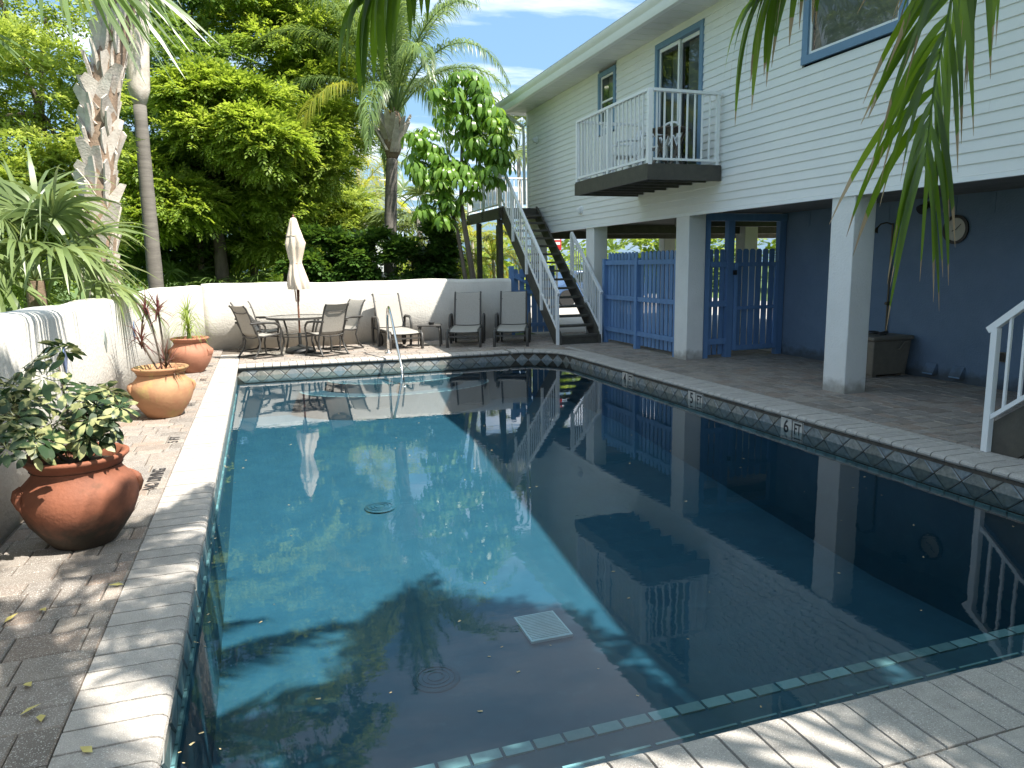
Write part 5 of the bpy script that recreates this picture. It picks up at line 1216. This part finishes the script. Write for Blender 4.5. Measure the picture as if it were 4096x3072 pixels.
# palms and plants in the background
def small_palm(label, x, y, dep, m, nf, L, ll, seed, droop=2.4, h0=None, trunk=.09, kind='frond', group='background palms'):
    c = at(x, y, dep); a = thing('background_palm', label, 'palm tree', base_xy(c), group=group)
    part('trunk', G().tube([(c[0], c[1], -.05), ((c[0]+.05), c[1], c[2]*.5), tuple(c)], [trunk*1.2, trunk, trunk], 9), 'palm_bark', a, smooth=True); r2 = random.Random(seed)
    for k in range(nf):
        az = k*2.4; el = r2.uniform(-.1, 1.3)
        if kind == 'frond': link('frond', frond_mesh('frond', arch(c, az, el, L*r2.uniform(.8, 1.15), droop, 12), LM[m], 40, ll, .03, 2.2, .15, seed+k, k=4), a)
        else:
            pe = arch(c, az, el, L*.55, .7, 6); d = pe[-1]-pe[-2]; link('fan_leaf', fan_mesh('fan_leaf', pe[-1], d, (-d[0]*d[2], -d[1]*d[2], 1), L*.5, LM[m], 24, 2.2, 1.0, .07, seed+k, petiole=pe), a)
    return a
small_palm('yellow-green feathery palm seen left of the central palm trunk', 780, 420, 27, 'yellow', 16, 2.6, .6, 1)
small_palm('yellowish palm crown high between the green trees and the central palm', 770, 330, 30, 'yellow', 14, 2.8, .7, 5)
small_palm('soft green palm right behind the central palm trunk', 830, 330, 33, 'palm', 16, 3.0, .7, 9)
small_palm('fan palm with green leaves above the hedge right of the central trunk', 905, 470, 25, 'sabal', 18, 2.2, .5, 13, kind='fan')
small_palm('fan palm beyond the house corner and landing', 1120, 330, 34, 'sabal', 20, 3.0, .5, 17, kind='fan')
small_palm('orange and green areca palm left of the landing posts', 975, 545, 21.5, 'orange', 16, 1.7, .42, 21, trunk=.05)
small_palm('orange and green areca palm between the landing posts', 1065, 560, 22.5, 'orange', 18, 1.6, .42, 25, trunk=.05)
small_palm('yellow-green areca palm beyond the landing posts', 1020, 520, 25, 'yellow', 14, 1.9, .45, 29, trunk=.05)
# dead-skirted palm
c = at(905, 530, 26); dk = thing('background_palm', 'fan palm with a shaggy brown skirt of dead leaves above the hedge', 'palm tree', base_xy(c), group='background palms')
part('trunk', G().tube([(c[0], c[1], -.05), tuple(c)], .16, 9), 'palm_bark', dk)
n = 260; rr = np.random.default_rng(3); th = rr.uniform(0, 6.28, n); d = np.stack([np.cos(th)*.8, np.sin(th)*.8, rr.uniform(-.8, .2, n)], 1); d /= np.linalg.norm(d, axis=1, keepdims=True)
C = bend(np.tile(c, (n, 1))+rr.normal(0, .08, (n, 3)), d, rr.uniform(.6, 1.2, n), 6, rr.uniform(1, 3, n)); link('dead_skirt', fast_mesh('dead_skirt', *strips(C, np.stack([-np.sin(th), np.cos(th), 0*th], 1), .05*np.array([.5, 1, 1, .8, .5, .1])), LM['dry']), dk)
for k in range(14):
    pe = arch(c+np.array((0, 0, .2)), k*2.4, random.uniform(.1, 1.3), .7, .5, 6); d_ = pe[-1]-pe[-2]; link('fan_leaf', fan_mesh('fan_leaf', pe[-1], d_, (-d_[0]*d_[2], -d_[1]*d_[2], 1), .8, LM['sabal'], 24, 2.2, 1.0, .06, k+70, petiole=pe), dk)
# palmettos in the shade under the trees and the big fan leaves at the left wall
def palmetto(label, c, nf, Rr, seed, base=None, droop=1.0, m='sabal', els=(-.2, 1.2), pet=.8, lw=.055):
    a = thing('palmetto', label, 'palmetto', base_xy(c), group='palmettos by the garden walls'); r2 = random.Random(seed)
    part('stem', G().tube([(c[0], c[1], -.05), tuple(c)], [.13, .10], 9), 'fibre', a)
    for k in range(nf):
        pe = arch(c, k*2.4+seed, r2.uniform(*els), pet*r2.uniform(.7, 1.2), .7, 7); d = pe[-1]-pe[-2]
        link('fan_leaf', fan_mesh('fan_leaf', pe[-1], d, (-d[0]*d[2], -d[1]*d[2], 1), Rr*r2.uniform(.85, 1.1), LM[m], 30, 2.0, droop, lw, seed*9+k, petiole=pe), a)
    return a
c = at(70, 560, 8.6); c[2] = 1.55; palmetto('large pale fan-leaved palmetto drooping over the left wall', c, 15, 1.05, 2, droop=1.9, els=(.1, 1.3), pet=.75, lw=.06)
for x, dep, sd, lab in ((400, 18.6, 5, 'dark palmetto left of the grey trunk in the shade'), (510, 18.8, 6, 'dark palmetto right of the grey trunk in the shade'), (600, 21, 7, 'dark palmetto left of the closed umbrella')):
    c = at(x, 600, dep); c[2] = .9; palmetto(lab, c, 11, .8, sd, m='palm', pet=.7)
# far mass of trees that closes the view
rr = np.random.default_rng(21)
lobes = []
for k in range(26):
    a_ = -0.75+k*.088; dd = 42+rr.uniform(-4, 6); h = rr.uniform(3.0, 5.0)
    if .16 < a_ < .33: h *= .55
    lobes.append((math.sin(a_)*dd, math.cos(a_)*dd, h*.5, 3.4, 2.0, h*.75, 520))
pos, d = clumps(lobes, None, 26, .9, 77); V0, F0 = [], []; off = 0
for v in range(3):
    TV, TF = spray(6, .7, .42, .20, .3, v); sel = np.arange(v, len(pos), 3); V, F = scatter(TV, TF, pos[sel], d[sel], rr.uniform(.8, 1.3, len(sel)), rr.uniform(-.6, .6, len(sel))); V0.append(V); F0.append(F+off); off += len(V)
o = link('far_trees', fast_mesh('far_trees', np.concatenate(V0), np.concatenate(F0), LM['fine'])); tag(o, 'distant mass of green trees closing the view beyond the yard', 'trees', kind='stuff')
# distant neighbour house seen through the leaves
nh = thing('neighbour_house', 'pale neighbouring house with a grey-blue gable beyond the trees', 'house', (5, 40, 0))
c = at(775, 440, 38); part('wall', G().box(c[0]-3.2, c[0]+1.8, c[1], c[1]+5, -.02, c[2]-.2), 'far_house', nh)
part('roof', G().prism([(c[0]-3.6, c[2]-.25), (c[0]+2.2, c[2]-.25), (c[0]+.9, c[2]+1.1)], 1, c[1]-.4, c[1]+5.4), 'far_roof', nh)
part('window', G().box(c[0]-2.5, c[0]-1.6, c[1]-.03, c[1]-.001, 1.0, 2.2), 'glass', nh); part('window', G().box(c[0]-.5, c[0]+.4, c[1]-.03, c[1]-.001, 1.0, 2.2), 'glass', nh)
for k, z0 in enumerate((463, 487)):
    p0, p1 = at(660, z0+2, 26), at(1000, z0-4, 24); tag(part('utility_cable', G().tube([tuple(p0), tuple((p0+p1)/2+np.array((0, 0, -.08))), tuple(p1)], .012, 5), 'wire'), ('upper' if k == 0 else 'lower')+' thin black utility cable strung between the palm trunks', 'cable', 'utility cables')

# ---- coconut palm close behind the camera: its fronds hang into view
CP = np.array((4.15, -.9, 4.15))
cp = thing('coconut_palm', 'coconut palm whose long green fronds hang down in front of the house', 'palm tree', (4.4, -1.6, 0))
part('trunk', G().tube([tuple(p) for p in bez([(4.5, -1.9, -.05), (4.5, -1.6, 2), CP], 12)], np.linspace(.17, .12, 12).tolist(), 12), 'palm_bark', cp, smooth=True)
def coco(P, seed, nl=52, ll=.62, lw=.042, droop=2.6, start=.2, m='coco', tipmin=.35, own=None, k=5, ang=.85, tip=None):
    link('frond', frond_mesh('frond', bez(P, 22), LM[m], nl, ll, lw, droop, start, seed, rr0=.022, ang=ang, lift=.1, k=k, tipmin=tipmin, tip=tip), own or cp)
coco((CP, (3.75, .6, 5.7), (2.92, 2.6, 4.9), (2.88, 2.64, 2.06)), 1, 130, 1.02, .056, 1.35, tipmin=.78, k=9, ang=1.45, tip=LM['dry'])
coco((CP, (3.5, .9, 5.4), (2.75, 2.4, 3.6), (2.0, 2.70, 2.70)), 2, 84, .60, .05, 4.0, tipmin=.8, k=9, tip=LM['dry'])
coco((CP, (3.0, .8, 5.8), (1.6, 2.9, 3.9), (.50, 3.24, 2.74)), 3, 90, .50, .05, 4.5, tipmin=.8, k=9)
coco((CP, (2.9, .2, 5.7), (1.2, 1.1, 5.3), (.0, 1.9, 4.0)), 4, 60, .6); coco((CP, (3.0, -.6, 5.6), (1.4, -.4, 5.2), (.3, -.1, 4.2)), 5, 60, .6)
coco((CP, (3.4, -.2, 6.2), (2.2, .8, 6.4), (1.0, 1.5, 5.4)), 6, 60, .6)
for k in range(12):
    az = -2.6+k*.42; coco((CP, CP+np.array((math.cos(az)*1.0, math.sin(az)*1.0, 1.5)), CP+np.array((math.cos(az)*2.6, math.sin(az)*2.6, 1.2)), CP+np.array((math.cos(az)*3.6, math.sin(az)*3.6, -.4))), 10+k, 56, .6)
# ---- a second coconut palm behind the viewer shades the near deck
C2 = np.array((1.55, .85, 5.5))
cp2 = thing('coconut_palm', 'tall coconut palm leaning over the near end of the pool', 'palm tree', (1.6, -1.2, 0))
part('trunk', G().tube([tuple(p) for p in bez([(1.55, -1.3, -.05), (1.4, -1.0, 3), C2], 12)], np.linspace(.17, .12, 12).tolist(), 12), 'palm_bark', cp2, smooth=True)
for k in range(17):
    az = k*2.4; up = (1.5, .9, .3)[k % 3]; ln = random.uniform(2.5, 3.2); u_ = np.array((math.cos(az), math.sin(az), 0))
    coco((C2, C2+u_*ln*.3+np.array((0, 0, up)), C2+u_*ln*.75+np.array((0, 0, up*.8)), C2+u_*ln+np.array((0, 0, up*.3-.5))), 60+k, 64, .62, own=cp2)
leaf_tree('broadleaf_tree', 'leafy tree behind the near staircase whose crown shades the deep end', 'tree', (5.2, -2.6, 0), [([(5.2, -2.6, -.05), (5.1, -2.2, 3), (4.9, -1.2, 5)], .13, .08)],
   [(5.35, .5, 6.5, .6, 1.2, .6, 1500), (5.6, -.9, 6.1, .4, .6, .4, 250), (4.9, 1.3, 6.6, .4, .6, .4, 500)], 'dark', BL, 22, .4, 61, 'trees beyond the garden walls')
# ---- second cabbage palm left of the camera: fan leaves at the top left
KP = np.array((-2.6, 4.6, 4.4))
kp = thing('cabbage_palm', 'cabbage palm whose grey-green fan leaves reach into the sky at the top left', 'palm tree', (-2.7, 4.5, 0))
part('trunk', G().tube([(-2.75, 4.5, -.05), (-2.7, 4.5, 2.2), tuple(KP)], [.21, .19, .17], 12), 'fibre', kp, smooth=True)
def kfan(hub, d, nrm, Rr, seed, spread=1.6, droop=.9, nseg=30):
    pe = bez([KP, (KP+np.array(hub))/2+np.array((0, 0, .35)), hub], 8); link('fan_leaf', fan_mesh('fan_leaf', hub, d, nrm, Rr, LM['palm'], nseg, spread, droop, .034, seed, petiole=pe), kp)
def sfan(x, y, dep, x2, y2, dep2, Rr, seed, spread, droop, nseg):
    h = at(x, y, dep); d = at(x2, y2, dep2)-h; kfan(tuple(h), d, (.25, -.35, 1), Rr, seed, spread, droop, nseg)
sfan(90, -190, 4.8, 300, 150, 4.6, 1.45, 1, 1.0, .5, 44); sfan(215, -75, 5.0, 450, 95, 4.8, .95, 2, .16, .4, 9)
sfan(-90, 40, 4.4, 60, 150, 4.3, .62, 3, .5, .5, 12); sfan(190, -220, 5.6, 330, 120, 5.4, 1.3, 5, .7, .6, 22)
for k in range(13):
    az = k*2.4+.5; el = random.uniform(.1, 1.2)
    if -.5 < (az % 6.28)-0 < 1.3: continue
    pe = arch(KP, az, el, 1.2, .6, 7); d = pe[-1]-pe[-2]; kfan(tuple(pe[-1]), d, (-d[0]*d[2], -d[1]*d[2], 1), 1.0, 20+k, 2.2)

# ================================================================== SMALL THINGS
lp = G().add([(0, 0, 0), (.016, .028, .006), (.0, .075, .002), (-.016, .03, .004)], [(0, 1, 2, 3)])
lm_ = mesh_of('fallen_leaf', lp, M['deadleaf'])
def gpt(x, y, z=0):
    p = at(x, y, 1.0)-np.array((0, 0, 1.65)); return np.array((0, 0, 1.65))+p*((z-1.65)/p[2])
for (x, y, lab) in ((42, 1545, 'larger yellow leaf of the pair lying on the left pavers'), (88, 1543, 'smaller yellow leaf of the pair lying on the left pavers'), (200, 1625, 'brown-yellow leaf resting on the left coping joint'), (55, 1475, 'yellow leaf on the dark pavers above the leaf pair'), (88, 1315, 'yellow leaf on the pavers below the biggest pot'), (268, 1262, 'yellow leaf on the coping joint by the biggest pot'), (8, 1345, 'yellow leaf on the pavers at the foot of the left wall')):
    p = gpt(x, y, .008); o = link('fallen_leaf', lm_, loc=tuple(p), rz=random.uniform(0, 6)); o.rotation_euler = (random.uniform(-.1, .25), random.uniform(-.2, .2), random.uniform(0, 6)); tag(o, lab, 'leaf', 'fallen leaves on the deck')
g = G(); r5 = random.Random(5)
for i in range(170):
    x, y = r5.uniform(WX0+.05, WX1-.05), r5.uniform(WY0+.3, 12.6)
    if i % 3 == 0: x = WX0+.03+abs(r5.gauss(0, .05))
    s = r5.uniform(.004, .011); a = r5.uniform(0, 6)
    c, q = math.cos(a), math.sin(a); g.add([(x+(u*c-v*q)*s, y+(u*q+v*c)*s, WZ+.003) for u, v in ((-1, -.5), (1.2, -.3), (.9, .5), (-1, .6))], [(0, 1, 2, 3)])
tag(part('floating_debris', g, 'debris'), 'tiny pale petals and bits floating on the pool water', 'debris', kind='stuff')
# parked car and red sign glimpsed past the stairs and gate
car = thing('parked_car', 'blue parked car glimpsed beyond the picket gate', 'car', (12.5, 27, 0))
body = [(-2.1, .35), (-2.1, .75), (-1.5, .9), (-.9, 1.38), (.7, 1.40), (1.4, .95), (2.1, .85), (2.15, .35)]
bevel(part('body', G().prism([(12.5+a, z) for a, z in body], 1, 26.2, 27.9), 'carpaint', car), .06, 3)
part('window', G().prism([(12.5+a, z) for a, z in ((-1.2, .95), (-.8, 1.3), (.6, 1.32), (1.1, .97))], 1, 26.185, 26.199), 'glass', car)
for x in (-1.3, 1.35):
    g = G().lathe([(.33, 0), (.33, .2)], 20); v = g.v[0]; g.v[0] = np.c_[12.5+x+v[:, 0], 26.15+v[:, 2], .33+v[:, 1]]; part('wheel', g, 'black', car)
sg = thing('red_sign', 'red and white sign seen between the stairs and the far column', 'sign', (8.0, 20.5, 0))
c = at(1203, 520, 22); part('panel', G().box(c[0]-.14, c[0]+.14, c[1]-.01, c[1]+.01, c[2]-.28, c[2]+.22), 'red_sign', sg)
for k in (-.12, .02): part('white_band', G().box(c[0]-.10, c[0]+.10, c[1]-.013, c[1]-.0105, c[2]+k, c[2]+k+.08), 'trim', sg)
part('post', G().box(c[0]-.03, c[0]+.03, c[1]+.0105, c[1]+.06, -.02, c[2]+.22), 'trim', sg)
